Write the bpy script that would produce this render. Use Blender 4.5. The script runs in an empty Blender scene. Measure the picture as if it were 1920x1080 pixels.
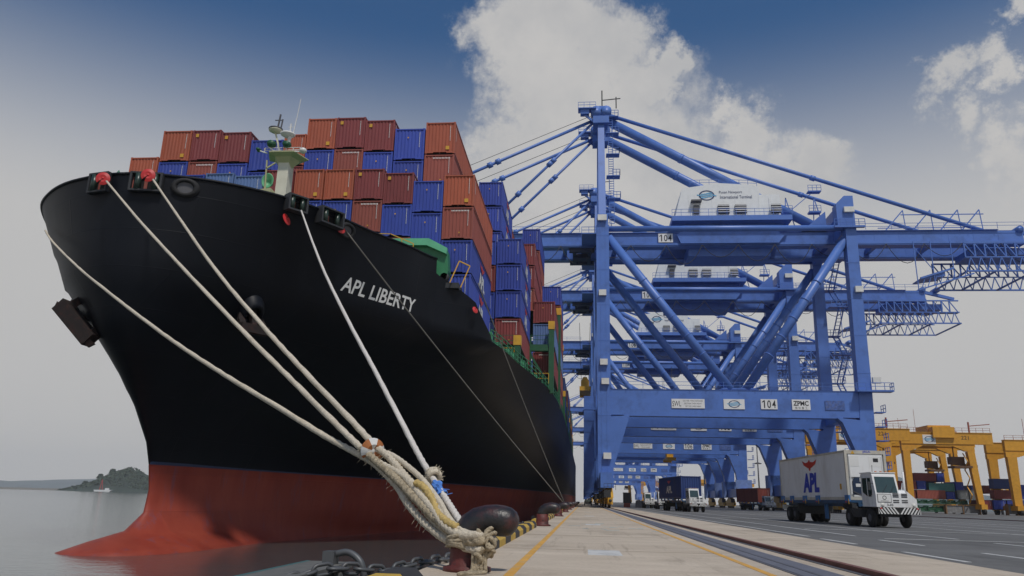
import bpy, math, random
import numpy as np
from mathutils import Vector, Matrix
from mathutils.bvhtree import BVHTree
random.seed(7)
SC = bpy.context.scene
COL = SC.collection
R = math.radians

# ------------------------------------------------------------------ camera
EYE = 0.9
cam_d = bpy.data.cameras.new('camera'); cam = bpy.data.objects.new('camera', cam_d); COL.objects.link(cam)
SC.camera = cam
cam_d.sensor_width = 36.0; cam_d.lens = 36.0 * 1420.0 / 1920.0
cam_d.clip_start = 0.1; cam_d.clip_end = 12000
def camera_axes():
    f = 1420.0
    yw = Vector((1094 - 960, 940 - 540, f)).normalized()      # the quay's direction seen by the lens (x right, y down, z ahead)
    zw = yw.cross(Vector((1, 0.024, 0))).normalized()
    if zw.y > 0: zw = -zw
    xw = yw.cross(zw).normalized()
    if xw.x < 0: xw = -xw
    m = Matrix((xw, yw, zw))
    right = m.col[0].copy(); down = m.col[1].copy(); ahead = m.col[2].copy()
    return right, -down, -ahead
r_, u_, b_ = camera_axes()
cam.matrix_world = Matrix(((r_.x, u_.x, b_.x, 0), (r_.y, u_.y, b_.y, 0), (r_.z, u_.z, b_.z, EYE), (0, 0, 0, 1)))

# ------------------------------------------------------------------ light and sky
SUN_DIR = Vector((0.34, -0.66, 1.2)).normalized()
sun_d = bpy.data.lights.new('sun', 'SUN'); sun_d.energy = 4.0; sun_d.angle = R(4); sun_d.color = (1, 0.94, 0.86)
sun = bpy.data.objects.new('sun', sun_d); COL.objects.link(sun)
sun.rotation_euler = SUN_DIR.to_track_quat('Z', 'Y').to_euler()
SC.view_settings.view_transform = 'Standard'; SC.view_settings.look = 'None'
SC.view_settings.gamma = 1; SC.view_settings.exposure = -0.75
SC.render.film_transparent = False

w = bpy.data.worlds.new('World'); SC.world = w; w.use_nodes = True
nt = w.node_tree; N = nt.nodes; L = nt.links; N.clear()
out = N.new('ShaderNodeOutputWorld'); bg = N.new('ShaderNodeBackground'); bg.inputs[1].default_value = 0.1
L.new(bg.outputs[0], out.inputs[0])
sky = N.new('ShaderNodeTexSky'); sky.sky_type = 'NISHITA'; sky.sun_disc = False
sky.sun_elevation = math.asin(SUN_DIR.z); sky.sun_rotation = math.atan2(SUN_DIR.x, SUN_DIR.y)
sky.air_density = 1.3; sky.dust_density = 0.6; sky.ozone_density = 3.0
tc = N.new('ShaderNodeTexCoord')
def wm(op, a, b=None, c=None):
    n = N.new('ShaderNodeMath'); n.operation = op
    for i, v in enumerate((a, b, c)):
        if v is None: continue
        if isinstance(v, (int, float)): n.inputs[i].default_value = v
        else: L.new(v, n.inputs[i])
    return n.outputs[0]
def wv(op, a, b):
    n = N.new('ShaderNodeVectorMath'); n.operation = op
    for i, v in enumerate((a, b)):
        if isinstance(v, (tuple, list)): n.inputs[i].default_value = v
        else: L.new(v, n.inputs[i])
    return n
def wramp(x, lo, hi):
    n = N.new('ShaderNodeMapRange'); n.interpolation_type = 'SMOOTHSTEP'
    n.inputs['From Min'].default_value = lo; n.inputs['From Max'].default_value = hi
    L.new(x, n.inputs['Value']); return n.outputs[0]
D = tc.outputs['Generated']
sep = N.new('ShaderNodeSeparateXYZ'); L.new(D, sep.inputs[0])
def wnoise(scale, detail, rough):
    n = N.new('ShaderNodeTexNoise'); n.inputs['Scale'].default_value = scale; n.inputs['Detail'].default_value = detail
    n.inputs['Roughness'].default_value = rough; L.new(D, n.inputs['Vector']); return n
n1 = wnoise(7.0, 9.0, 0.62); n2 = wnoise(24.0, 10.0, 0.72)
w1 = wv('SCALE', wv('SUBTRACT', n1.outputs['Color'], (0.5, 0.5, 0.5)).outputs[0], (0, 0, 0)); w1.inputs['Scale'].default_value = 0.19
w2 = wv('SCALE', wv('SUBTRACT', n2.outputs['Color'], (0.5, 0.5, 0.5)).outputs[0], (0, 0, 0)); w2.inputs['Scale'].default_value = 0.085
DW = wv('ADD', wv('ADD', D, w1.outputs[0]).outputs[0], w2.outputs[0]).outputs[0]
CLOUDS = [    (-0.088, 0.822, 0.563, 0.066, 1.00),
    (-0.028, 0.829, 0.558, 0.079, 1.00),
    (0.019, 0.837, 0.547, 0.062, 1.00),
    (-0.063, 0.862, 0.504, 0.074, 1.00),
    (0.012, 0.874, 0.486, 0.091, 1.00),
    (-0.112, 0.889, 0.444, 0.062, 1.00),
    (-0.057, 0.911, 0.408, 0.111, 1.00),
    (0.067, 0.906, 0.418, 0.108, 1.00),
    (0.082, 0.861, 0.502, 0.039, 0.85),
    (0.133, 0.900, 0.414, 0.073, 1.00),
    (0.199, 0.871, 0.449, 0.051, 1.00),
    (0.166, 0.910, 0.381, 0.108, 1.00),
    (0.247, 0.889, 0.385, 0.066, 1.00),
    (-0.065, 0.939, 0.337, 0.133, 1.00),
    (0.074, 0.944, 0.322, 0.149, 1.00),
    (0.279, 0.876, 0.393, 0.031, 0.70),
    (0.218, 0.924, 0.314, 0.109, 1.00),
    (0.400, 0.785, 0.472, 0.033, 0.80),
    (0.437, 0.769, 0.467, 0.031, 0.75),
    (0.463, 0.769, 0.440, 0.026, 0.75),
    (0.428, 0.796, 0.428, 0.024, 0.60),
    (0.458, 0.800, 0.387, 0.022, 0.50),
    (0.470, 0.802, 0.369, 0.032, 0.70),
    (0.457, 0.727, 0.513, 0.023, 0.70),
    (0.475, 0.811, 0.341, 0.024, 0.50),
    (0.416, 0.817, 0.399, 0.017, 0.35),
    (-0.148, 0.820, 0.553, 0.023, 0.40),
]
acc = None
for (cx, cy, cz, rad, wt) in CLOUDS:
    dd = wv('DISTANCE', DW, (cx, cy, cz)).outputs['Value']
    v = wm('MULTIPLY', wm('SUBTRACT', 1.0, wm('DIVIDE', dd, rad)), wt)
    acc = v if acc is None else wm('SMOOTH_MAX', acc, v, 0.12)
cloud = wramp(acc, -0.18, 0.46)
wisp = wm('MULTIPLY', wramp(acc, -0.45, 0.15), wramp(n2.outputs['Fac'], 0.52, 0.74))
cloud = wm('MAXIMUM', cloud, wm('MULTIPLY', wisp, 0.45))
haze_f = wramp(sep.outputs['Z'], 0.57, 0.29)
mix1 = N.new('ShaderNodeMix'); mix1.data_type = 'RGBA'
skys = wv('MULTIPLY', sky.outputs[0], (0.42, 0.80, 1.12)).outputs[0]
L.new(haze_f, mix1.inputs['Factor']); L.new(skys, mix1.inputs['A']); mix1.inputs['B'].default_value = (8.5, 8.45, 8.4, 1)
mix2 = N.new('ShaderNodeMix'); mix2.data_type = 'RGBA'
shade = wramp(n1.outputs['Fac'], 0.3, 0.65)
cc = N.new('ShaderNodeMix'); cc.data_type = 'RGBA'; L.new(shade, cc.inputs['Factor'])
cc.inputs['A'].default_value = (7.5, 7.55, 7.7, 1); cc.inputs['B'].default_value = (9.0, 8.85, 8.7, 1)
L.new(cloud, mix2.inputs['Factor']); L.new(mix1.outputs['Result'], mix2.inputs['A']); L.new(cc.outputs['Result'], mix2.inputs['B'])
L.new(mix2.outputs['Result'], bg.inputs[0])

# ------------------------------------------------------------------ materials
MATS = {}
def mat(name, col, rough=0.55, metal=0.0, var=0.12, nscale=1.5, dirt=None, dirt_amt=0.0, dscale=0.8, stretch=(1, 1, 1), bump=0.0, bscale=20, rand=0.0, spec=0.5, emit=None):
    if name in MATS: return MATS[name]
    m = bpy.data.materials.new(name); m.use_nodes = True; MATS[name] = m
    t = m.node_tree; n = t.nodes; l = t.links; p = n['Principled BSDF']
    p.inputs['Roughness'].default_value = rough; p.inputs['Metallic'].default_value = metal
    p.inputs['Specular IOR Level'].default_value = spec
    co = n.new('ShaderNodeTexCoord'); mp = n.new('ShaderNodeMapping'); mp.inputs['Scale'].default_value = stretch
    l.new(co.outputs['Object'], mp.inputs[0])
    nz = n.new('ShaderNodeTexNoise'); nz.inputs['Scale'].default_value = nscale; nz.inputs['Detail'].default_value = 6
    l.new(mp.outputs[0], nz.inputs['Vector'])
    mr = n.new('ShaderNodeMapRange'); mr.inputs['From Min'].default_value = 0.25; mr.inputs['From Max'].default_value = 0.75
    mr.inputs['To Min'].default_value = 1 - var; mr.inputs['To Max'].default_value = 1 + var
    l.new(nz.outputs['Fac'], mr.inputs['Value'])
    val = mr.outputs[0]
    if rand:
        oi = n.new('ShaderNodeObjectInfo'); r2 = n.new('ShaderNodeMapRange'); r2.inputs['To Min'].default_value = 1 - rand; r2.inputs['To Max'].default_value = 1 + rand
        l.new(oi.outputs['Random'], r2.inputs['Value'])
        mu = n.new('ShaderNodeMath'); mu.operation = 'MULTIPLY'; l.new(val, mu.inputs[0]); l.new(r2.outputs[0], mu.inputs[1]); val = mu.outputs[0]
    sc = n.new('ShaderNodeVectorMath'); sc.operation = 'SCALE'; sc.inputs[0].default_value = col[:3]; l.new(val, sc.inputs['Scale'])
    colr = sc.outputs[0]
    if dirt is not None:
        nd = n.new('ShaderNodeTexNoise'); nd.inputs['Scale'].default_value = dscale; nd.inputs['Detail'].default_value = 9; nd.inputs['Roughness'].default_value = 0.7
        l.new(mp.outputs[0], nd.inputs['Vector'])
        dr = n.new('ShaderNodeMapRange'); dr.inputs['From Min'].default_value = 0.5; dr.inputs['From Max'].default_value = 0.72; dr.inputs['To Max'].default_value = dirt_amt
        l.new(nd.outputs['Fac'], dr.inputs['Value'])
        mx = n.new('ShaderNodeMix'); mx.data_type = 'RGBA'; l.new(dr.outputs[0], mx.inputs['Factor']); l.new(colr, mx.inputs['A']); mx.inputs['B'].default_value = (*dirt, 1)
        colr = mx.outputs['Result']
    l.new(colr, p.inputs['Base Color'])
    if bump:
        nb = n.new('ShaderNodeTexNoise'); nb.inputs['Scale'].default_value = bscale; nb.inputs['Detail'].default_value = 5; l.new(mp.outputs[0], nb.inputs['Vector'])
        bp = n.new('ShaderNodeBump'); bp.inputs['Strength'].default_value = bump; bp.inputs['Distance'].default_value = 0.05
        l.new(nb.outputs['Fac'], bp.inputs['Height']); l.new(bp.outputs[0], p.inputs['Normal'])
    return m
RUST = (0.13, 0.045, 0.02)
M_orange = mat('orange_paint', (0.40, 0.095, 0.045), 0.55, var=0.12, dirt=(0.16, 0.05, 0.03), dirt_amt=0.6, stretch=(1, 1, .3), rand=0.12)
M_maroon = mat('maroon_paint', (0.21, 0.04, 0.04), 0.55, dirt=(0.12, 0.035, 0.03), dirt_amt=0.5, stretch=(1, 1, .3), rand=0.12)
M_brown = mat('brown_paint', (0.28, 0.07, 0.05), 0.6, dirt=(0.14, 0.04, 0.03), dirt_amt=0.5, stretch=(1, 1, .3), rand=0.12)
M_blue = mat('blue_paint', (0.034, 0.066, 0.36), 0.5, dirt=(0.05, 0.08, 0.2), dirt_amt=0.5, stretch=(1, 1, .3), rand=0.14)
M_dblue = mat('dark_blue_paint', (0.018, 0.045, 0.17), 0.5, dirt=(0.05, 0.06, 0.1), dirt_amt=0.5, stretch=(1, 1, .3), rand=0.1)
M_gblue = mat('grey_blue_paint', (0.10, 0.17, 0.36), 0.55, dirt=(0.1, 0.12, 0.16), dirt_amt=0.5, stretch=(1, 1, .3), rand=0.1)
M_teal = mat('teal_paint', (0.06, 0.2, 0.19), 0.55, dirt=(0.1, 0.12, 0.12), dirt_amt=0.5, rand=0.1)
M_grey = mat('grey_paint', (0.16, 0.18, 0.19), 0.6, dirt=(0.08, 0.07, 0.06), dirt_amt=0.5, rand=0.1)
M_pink = mat('pale_brick_paint', (0.4, 0.16, 0.13), 0.6, rand=0.1)
M_black = mat('black_rubber', (0.012, 0.012, 0.013), 0.75)
M_iron = mat('black_iron', (0.018, 0.018, 0.02), 0.38, var=0.25, nscale=6, dirt=(0.12, 0.025, 0.02), dirt_amt=0.75, dscale=3.0, bump=0.15, bscale=30)
M_rustred = mat('worn_red_iron', (0.11, 0.02, 0.016), 0.6, var=0.3, nscale=8, dirt=(0.01, 0.009, 0.01), dirt_amt=1.6, dscale=4.0, bump=0.2)
M_dark = mat('dark_steel', (0.03, 0.032, 0.036), 0.6)
M_gun = mat('dark_grey_steel', (0.09, 0.09, 0.1), 0.55)
M_white = mat('white_paint', (0.76, 0.765, 0.76), 0.45, var=0.05, dirt=(0.36, 0.33, 0.28), dirt_amt=0.4, stretch=(1, 1, .4))
M_marking = mat('white_marking', (0.7, 0.7, 0.68), 0.6, var=0.05)
M_cream = mat('cream_paint', (0.62, 0.60, 0.44), 0.5, var=0.06)
M_yellow = mat('yellow_paint', (0.62, 0.34, 0.03), 0.5, var=0.1, dirt=(0.25, 0.14, 0.04), dirt_amt=0.5)
M_rtg = mat('gantry_yellow_paint', (0.64, 0.31, 0.025), 0.5, var=0.1, dirt=(0.3, 0.12, 0.02), dirt_amt=0.4, rand=0.06)
M_crane = mat('crane_blue_paint', (0.085, 0.185, 0.53), 0.42, var=0.08, nscale=0.4, dirt=(0.06, 0.12, 0.33), dirt_amt=0.8, dscale=0.35, rand=0.04)
M_crane_pale = mat('weathered_pale_blue_paint', (0.17, 0.26, 0.52), 0.6, var=0.15)
M_green = mat('deck_green_paint', (0.03, 0.20, 0.085), 0.45, var=0.1, dirt=(0.03, 0.1, 0.05), dirt_amt=0.5)
M_dgreen = mat('dark_green_paint', (0.015, 0.09, 0.04), 0.5, var=0.15)
M_red = mat('bright_red_paint', (0.55, 0.03, 0.03), 0.45)
M_eagle = mat('logo_red_paint', (0.5, 0.035, 0.02), 0.5)
M_logoblue = mat('logo_blue_paint', (0.02, 0.05, 0.42), 0.5)
M_glass = mat('dark_window_glass', (0.035, 0.06, 0.055), 0.05, spec=0.9)
M_steelbar = mat('galvanised_steel', (0.11, 0.115, 0.12), 0.5, 0.4, dirt=(0.15, 0.12, 0.1), dirt_amt=0.5)
M_rope = mat('hemp_rope', (0.62, 0.55, 0.43), 0.9, var=0.18, nscale=22, dirt=(0.4, 0.33, 0.23), dirt_amt=0.6, dscale=3, bump=0.5, bscale=60)
M_ropeold = mat('chafed_brown_rope', (0.42, 0.35, 0.24), 0.95, var=0.35, nscale=20, dirt=(0.1, 0.08, 0.05), dirt_amt=0.7, dscale=6, bump=0.6, bscale=60)
M_ropewhite = mat('white_nylon_rope', (0.66, 0.62, 0.56), 0.85, var=0.15, nscale=30, bump=0.4, bscale=60)
M_cloth = mat('blue_cloth', (0.08, 0.22, 0.6), 0.9, var=0.2, nscale=20)
M_lamp = mat('pale_lamp_glass', (0.7, 0.7, 0.66), 0.3)
M_greyrock = mat('grey_concrete_blocks', (0.2, 0.2, 0.2), 0.9, var=0.25, nscale=2, bump=0.4)

# ------------------------------------------------------------------ mesh helpers
class MB:
    def __init__(s): s.v = []; s.f = []; s.mi = []; s.m = 0; s.sm = []; s.smooth = False
    def add(s, vs, fs):
        o = len(s.v); s.v += [tuple(v) for v in vs]
        for f in fs: s.f.append([i + o for i in f]); s.mi.append(s.m); s.sm.append(s.smooth)
        return s
    def box(s, x0, x1, y0, y1, z0, z1):
        return s.add([(x0,y0,z0),(x1,y0,z0),(x1,y1,z0),(x0,y1,z0),(x0,y0,z1),(x1,y0,z1),(x1,y1,z1),(x0,y1,z1)],
                     [(0,3,2,1),(4,5,6,7),(0,1,5,4),(1,2,6,5),(2,3,7,6),(3,0,4,7)])
    def cbox(s, c, d): return s.box(c[0]-d[0]/2, c[0]+d[0]/2, c[1]-d[1]/2, c[1]+d[1]/2, c[2]-d[2]/2, c[2]+d[2]/2)
    def prism(s, poly, a0, a1, axis='y'):
        n = len(poly)
        def P(u, v, a): return (u, a, v) if axis == 'y' else ((a, u, v) if axis == 'x' else (u, v, a))
        vs = [P(u, v, a0) for u, v in poly] + [P(u, v, a1) for u, v in poly]
        fs = [list(range(n)), list(range(2*n-1, n-1, -1))] + [(i, i+n, (i+1) % n + n, (i+1) % n) for i in range(n)]
        return s.add(vs, fs)
    def bar(s, p, q, wd, hd=None, wd2=None, hd2=None, up=(0, 0, 1)):
        p = Vector(p); q = Vector(q); hd = hd or wd; wd2 = wd2 or wd; hd2 = hd2 or hd
        d = (q - p).normalized(); U = Vector(up)
        if abs(d.dot(U)) > 0.98: U = Vector((0, 1, 0))
        a = d.cross(U).normalized(); b = a.cross(d).normalized()
        vs = []
        for c, w_, h_ in ((p, wd, hd), (q, wd2, hd2)):
            for sx, sz in ((-1,-1),(1,-1),(1,1),(-1,1)): vs.append(c + a*sx*w_/2 + b*sz*h_/2)
        return s.add(vs, [(0,1,2,3),(7,6,5,4),(0,4,5,1),(1,5,6,2),(2,6,7,3),(3,7,4,0)])
    def tube(s, pts, r, n=10, caps=True, lobes=0, twist=0, lobe=0.14):
        pts = [Vector(p) for p in pts]; k = len(pts)
        rs = r if isinstance(r, (list, tuple)) else [r] * k
        o = []; prev = None; fs = []; dist = 0
        sm = s.smooth; s.smooth = True
        for i, p in enumerate(pts):
            d = (pts[min(i+1, k-1)] - pts[max(i-1, 0)]).normalized()
            if prev is None:
                a = d.cross(Vector((0, 0, 1)))
                if a.length < 0.05: a = d.cross(Vector((1, 0, 0)))
            else: a = prev - d * prev.dot(d)
            a.normalize(); prev = a; b = d.cross(a)
            if i: dist += (p - pts[i-1]).length
            for j in range(n):
                t = 2*math.pi*j/n; rr = rs[i]
                if lobes: rr *= 1 + lobe * abs(math.cos(lobes/2*(t - twist*dist)))*2 - lobe
                o.append(p + (a*math.cos(t) + b*math.sin(t))*rr)
        for i in range(k-1):
            for j in range(n): fs.append((i*n+j, i*n+(j+1) % n, (i+1)*n+(j+1) % n, (i+1)*n+j))
        if caps: fs += [tuple(range(n-1, -1, -1)), tuple((k-1)*n+j for j in range(n))]
        s.add(o, fs); s.smooth = sm; return s
    def lathe(s, prof, c=(0, 0, 0), n=16, axis='z'):
        vs = []; fs = []; sm = s.smooth; s.smooth = True
        for (r, h) in prof:
            for j in range(n):
                t = 2*math.pi*j/n; a, b = r*math.cos(t), r*math.sin(t)
                vs.append({'z': (c[0]+a, c[1]+b, c[2]+h), 'x': (c[0]+h, c[1]+a, c[2]+b), 'y': (c[0]+a, c[1]+h, c[2]+b)}[axis])
        for i in range(len(prof)-1):
            for j in range(n): fs.append((i*n+j, i*n+(j+1) % n, (i+1)*n+(j+1) % n, (i+1)*n+j))
        fs += [tuple(range(n-1, -1, -1)), tuple((len(prof)-1)*n+j for j in range(n))]
        s.add(vs, fs); s.smooth = sm; return s
    def ball(s, c, r, n=12, m=8, sc=(1, 1, 1)):
        vs = []; fs = []; sm = s.smooth; s.smooth = True
        for i in range(1, m):
            ph = math.pi*i/m
            for j in range(n):
                t = 2*math.pi*j/n
                vs.append((c[0]+r*sc[0]*math.sin(ph)*math.cos(t), c[1]+r*sc[1]*math.sin(ph)*math.sin(t), c[2]+r*sc[2]*math.cos(ph)))
        for i in range(m-2):
            for j in range(n): fs.append((i*n+j, i*n+(j+1) % n, (i+1)*n+(j+1) % n, (i+1)*n+j))
        fs += [tuple(range(n-1, -1, -1)), tuple((m-2)*n+j for j in range(n))]
        s.add(vs, fs); s.smooth = sm; return s
    def rail(s, pts, h=1.1, t=0.05, step=2.0, n=2):
        """a handrail with posts along a path"""
        for a, b in zip(pts[:-1], pts[1:]):
            a = Vector(a); b = Vector(b); ln = (b-a).length; k = max(1, int(round(ln/step)))
            for i in range(k+1):
                p = a.lerp(b, i/k); s.bar(p, p + Vector((0, 0, h)), t)
            for j in range(1, n+1):
                z = Vector((0, 0, h*j/n)); s.bar(a+z, b+z, t)
        return s
    def build(s, name, mats, parent=None, loc=None):
        me = bpy.data.meshes.new(name); me.from_pydata(s.v, [], s.f)
        if not isinstance(mats, (list, tuple)): mats = [mats]
        for m in mats: me.materials.append(m)
        me.polygons.foreach_set('material_index', s.mi); me.polygons.foreach_set('use_smooth', s.sm)
        import bmesh
        bm = bmesh.new(); bm.from_mesh(me); bmesh.ops.recalc_face_normals(bm, faces=bm.faces); bm.to_mesh(me); bm.free()
        me.update()
        o = bpy.data.objects.new(name, me); COL.objects.link(o)
        if parent is not None: o.parent = parent
        if loc is not None: o.location = loc
        return o
def tag(o, label=None, cat=None, group=None, kind=None):
    if label: o['label'] = label
    if cat: o['category'] = cat
    if group: o['group'] = group
    if kind: o['kind'] = kind
    return o
def empty(name, loc, label, cat, group=None, rz=0):
    o = bpy.data.objects.new(name, None); COL.objects.link(o); o.location = loc; o.rotation_euler.z = rz
    o.empty_display_size = 0.3
    return tag(o, label, cat, group)
def copy_tree(o, parent=None, kids=None):
    c = o.copy(); COL.objects.link(c)
    if parent is not None: c.parent = parent
    for ch in KIDS.get(o.name, []) if kids is None else kids: copy_tree(ch, c)
    return c
KIDS = {}
def index_kids():
    KIDS.clear()
    for o in COL.objects:
        if o.parent: KIDS.setdefault(o.parent.name, []).append(o)
TXT = {}
def text_verts(s, bold=0.0, shear=0.0):
    key = (s, bold, shear)
    if key not in TXT:
        cu = bpy.data.curves.new('lettering', 'FONT'); cu.body = s; cu.align_x = 'CENTER'; cu.align_y = 'CENTER'
        cu.offset = bold; cu.shear = shear; cu.resolution_u = 3
        ob = bpy.data.objects.new('lettering', cu); me = ob.to_mesh()
        vs = np.array([v.co[:] for v in me.vertices]); fs = [list(p.vertices) for p in me.polygons]
        ob.to_mesh_clear(); bpy.data.objects.remove(ob); bpy.data.curves.remove(cu)
        mn, mx = vs.min(0), vs.max(0)
        vs = (vs - (mn+mx)/2); wd, hd = (mx-mn)[0], (mx-mn)[1]
        vs[:, 0] /= wd; vs[:, 1] /= hd
        TXT[key] = (vs, fs)
    return TXT[key]
def text_on(mb, s, c, u, v, wd, hd, bold=0.0, shear=0.0, f=None):
    """letters centred on c, along unit vectors u (reading) and v (up)"""
    vs, fs = text_verts(s, bold, shear); c = Vector(c); u = Vector(u); v = Vector(v)
    mb.add([c + u*(a[0]*wd) + v*(a[1]*hd) for a in vs], fs); return mb
def struct(o, label=None): return tag(o, label, None, None, 'structure')

# ------------------------------------------------------------------ the setting
def ground_mat(name, a, b, scale, sx, bump, rough=0.85, crack=False):
    m = bpy.data.materials.new(name); m.use_nodes = True; t = m.node_tree; n = t.nodes; l = t.links; p = n['Principled BSDF']
    p.inputs['Roughness'].default_value = rough; p.inputs['Specular IOR Level'].default_value = 0.25
    co = n.new('ShaderNodeTexCoord'); mp = n.new('ShaderNodeMapping'); mp.inputs['Scale'].default_value = sx; l.new(co.outputs['Object'], mp.inputs[0])
    f = []
    for s_, d_, v_ in ((scale, 10, mp.outputs[0]), (scale*0.12, 6, co.outputs['Object']), (scale*14, 4, co.outputs['Object'])):
        z = n.new('ShaderNodeTexNoise'); z.inputs['Scale'].default_value = s_; z.inputs['Detail'].default_value = d_; z.inputs['Roughness'].default_value = 0.65; l.new(v_, z.inputs['Vector']); f.append(z.outputs['Fac'])
    m1 = n.new('ShaderNodeMath'); m1.operation = 'ADD'; l.new(f[0], m1.inputs[0]); l.new(f[1], m1.inputs[1])
    m2 = n.new('ShaderNodeMath'); m2.operation = 'MULTIPLY_ADD'; l.new(f[2], m2.inputs[0]); m2.inputs[1].default_value = 0.6; l.new(m1.outputs[0], m2.inputs[2])
    mr = n.new('ShaderNodeMapRange'); mr.inputs['From Min'].default_value = 0.95; mr.inputs['From Max'].default_value = 1.65; l.new(m2.outputs[0], mr.inputs['Value'])
    mx = n.new('ShaderNodeMix'); mx.data_type = 'RGBA'; l.new(mr.outputs[0], mx.inputs['Factor']); mx.inputs['A'].default_value = (*a, 1); mx.inputs['B'].default_value = (*b, 1)
    res = mx.outputs['Result']
    for (sc_, st_, lo_, hi_, am_, dk_) in ((0.35, (1.0, .35, 1), .54, .68, .65, .6), (1.3, (2.2, .12, 1), .57, .70, .6, .6), (3.0, (.4, 1.6, 1), .64, .70, .4, 1.25)):
        m3 = n.new('ShaderNodeMapping'); m3.inputs['Scale'].default_value = st_; m3.inputs['Location'].default_value = (3.1*sc_, 7.7, 0); l.new(co.outputs['Object'], m3.inputs[0])
        z3 = n.new('ShaderNodeTexNoise'); z3.inputs['Scale'].default_value = sc_; z3.inputs['Detail'].default_value = 9; z3.inputs['Roughness'].default_value = .7; l.new(m3.outputs[0], z3.inputs['Vector'])
        r3 = n.new('ShaderNodeMapRange'); r3.inputs['From Min'].default_value = lo_; r3.inputs['From Max'].default_value = hi_; r3.inputs['To Max'].default_value = am_; l.new(z3.outputs['Fac'], r3.inputs['Value'])
        x3 = n.new('ShaderNodeMix'); x3.data_type = 'RGBA'; l.new(r3.outputs[0], x3.inputs['Factor']); l.new(res, x3.inputs['A']); x3.inputs['B'].default_value = (a[0]*dk_, a[1]*dk_, a[2]*dk_, 1); res = x3.outputs['Result']
    l.new(res, p.inputs['Base Color'])
    bp = n.new('ShaderNodeBump'); bp.inputs['Strength'].default_value = bump; bp.inputs['Distance'].default_value = 0.02; l.new(f[2], bp.inputs['Height']); l.new(bp.outputs[0], p.inputs['Normal'])
    return m
M_conc = ground_mat('quay_concrete', (0.38, 0.315, 0.24), (0.61, 0.525, 0.42), 1.1, (0.35, 1.0, 1), 0.35)
M_asph = ground_mat('yard_asphalt', (0.10, 0.10, 0.097), (0.18, 0.18, 0.175), 0.5, (0.25, 1.2, 1), 0.3, 0.8)
M_soil = mat('hill_forest', (0.035, 0.055, 0.045), 0.9, var=0.35, nscale=0.02)
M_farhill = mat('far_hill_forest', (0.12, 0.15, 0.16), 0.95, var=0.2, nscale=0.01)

def water_mat():
    m = bpy.data.materials.new('harbour_water'); m.use_nodes = True; t = m.node_tree; n = t.nodes; l = t.links; p = n['Principled BSDF']
    p.inputs['Base Color'].default_value = (0.065, 0.085, 0.085, 1); p.inputs['Roughness'].default_value = 0.07; p.inputs['IOR'].default_value = 1.33
    co = n.new('ShaderNodeTexCoord')
    hs = []
    for s_, st, am in ((0.9, (1, 1.6, 1), 0.5), (3.5, (1, 1.3, 1), 0.3), (0.12, (1, 1.5, 1), 0.9)):
        mp = n.new('ShaderNodeMapping'); mp.inputs['Scale'].default_value = st; mp.inputs['Rotation'].default_value = (0, 0, 0.5); l.new(co.outputs['Object'], mp.inputs[0])
        z = n.new('ShaderNodeTexNoise'); z.inputs['Scale'].default_value = s_; z.inputs['Detail'].default_value = 5; l.new(mp.outputs[0], z.inputs['Vector'])
        q = n.new('ShaderNodeMath'); q.operation = 'MULTIPLY'; q.inputs[1].default_value = am; l.new(z.outputs['Fac'], q.inputs[0]); hs.append(q.outputs[0])
    a = n.new('ShaderNodeMath'); l.new(hs[0], a.inputs[0]); l.new(hs[1], a.inputs[1]); b = n.new('ShaderNodeMath'); l.new(a.outputs[0], b.inputs[0]); l.new(hs[2], b.inputs[1])
    bp = n.new('ShaderNodeBump'); bp.inputs['Strength'].default_value = 0.35; bp.inputs['Distance'].default_value = 0.12
    l.new(b.outputs[0], bp.inputs['Height']); l.new(bp.outputs[0], p.inputs['Normal'])
    return m
WZ = -2.3
b = MB(); b.add([(-9000, -300, WZ), (-2.12, -300, WZ), (-2.12, 5600, WZ), (-9000, 5600, WZ)], [(0, 1, 2, 3)])
struct(b.build('water', water_mat()))
b = MB(); b.box(-2.1, 6.6, -25, 900, -7, 0); quay = struct(b.build('quay', M_conc))
b = MB(); b.box(6.6, 4500, -60, 5400, -3, -0.004)
struct(b.build('asphalt_yard', M_asph))
# slab joints, trench cover, rails on dark groove and shadow strips
b = MB()
for y in [3.0 + 6.2*k for k in range(40)]: b.box(-1.55, 2.6, y, y + 0.025, 0.001, 0.004)
struct(b.build('slab_joints', mat('joint_filler', (.33, .28, .22), .9)))
b = MB(); b.m = 0; b.box(2.92, 3.52, -5, 640, 0.0, 0.012); b.m = 1; b.box(2.86, 2.918, -5, 640, 0.0, 0.008); b.box(3.14, 3.20, -5, 640, 0.0122, 0.016)
struct(b.build('cable_trench_cover', [mat('trench_cover_steel', (0.13, 0.135, 0.16), 0.6, var=0.15), M_gun]))
M_rail = mat('rusty_rail', (0.16, 0.06, 0.045), 0.6, var=0.3, nscale=5)
for nm, x in (('crane_rail', 3.98), ('crane_rail', 43.0)):
    b = MB(); b.m = 1; b.box(x-0.16, x+0.16, -5, 640, 0.0, 0.01); b.m = 0; b.box(x-0.055, x+0.055, -5, 640, 0.0102, 0.075)  # dark strip: the groove, with the rail's shadow put into its colour
    struct(b.build(nm, [M_rail, M_gun]))
M_yline = mat('worn_yellow_line', (0.62, 0.33, 0.06), 0.8, var=0.15, dirt=(0.4, 0.33, 0.22), dirt_amt=0.85, dscale=2.2)
M_wline = mat('worn_white_line', (0.55, 0.55, 0.53), 0.8, var=0.1, dirt=(0.2, 0.2, 0.2), dirt_amt=0.8, dscale=1.4)
b = MB(); b.box(-0.98, -0.86, 3, 420, 0.0005, 0.0045); b.box(2.46, 2.57, 3, 420, 0.0005, 0.0045)
struct(b.build('yellow_road_lines', M_yline))
b = MB()
def sheet(x0, x1, y0, y1, z=0.0): b.box(x0, x1, y0, y1, z + 0.0005, z + 0.005)
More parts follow.
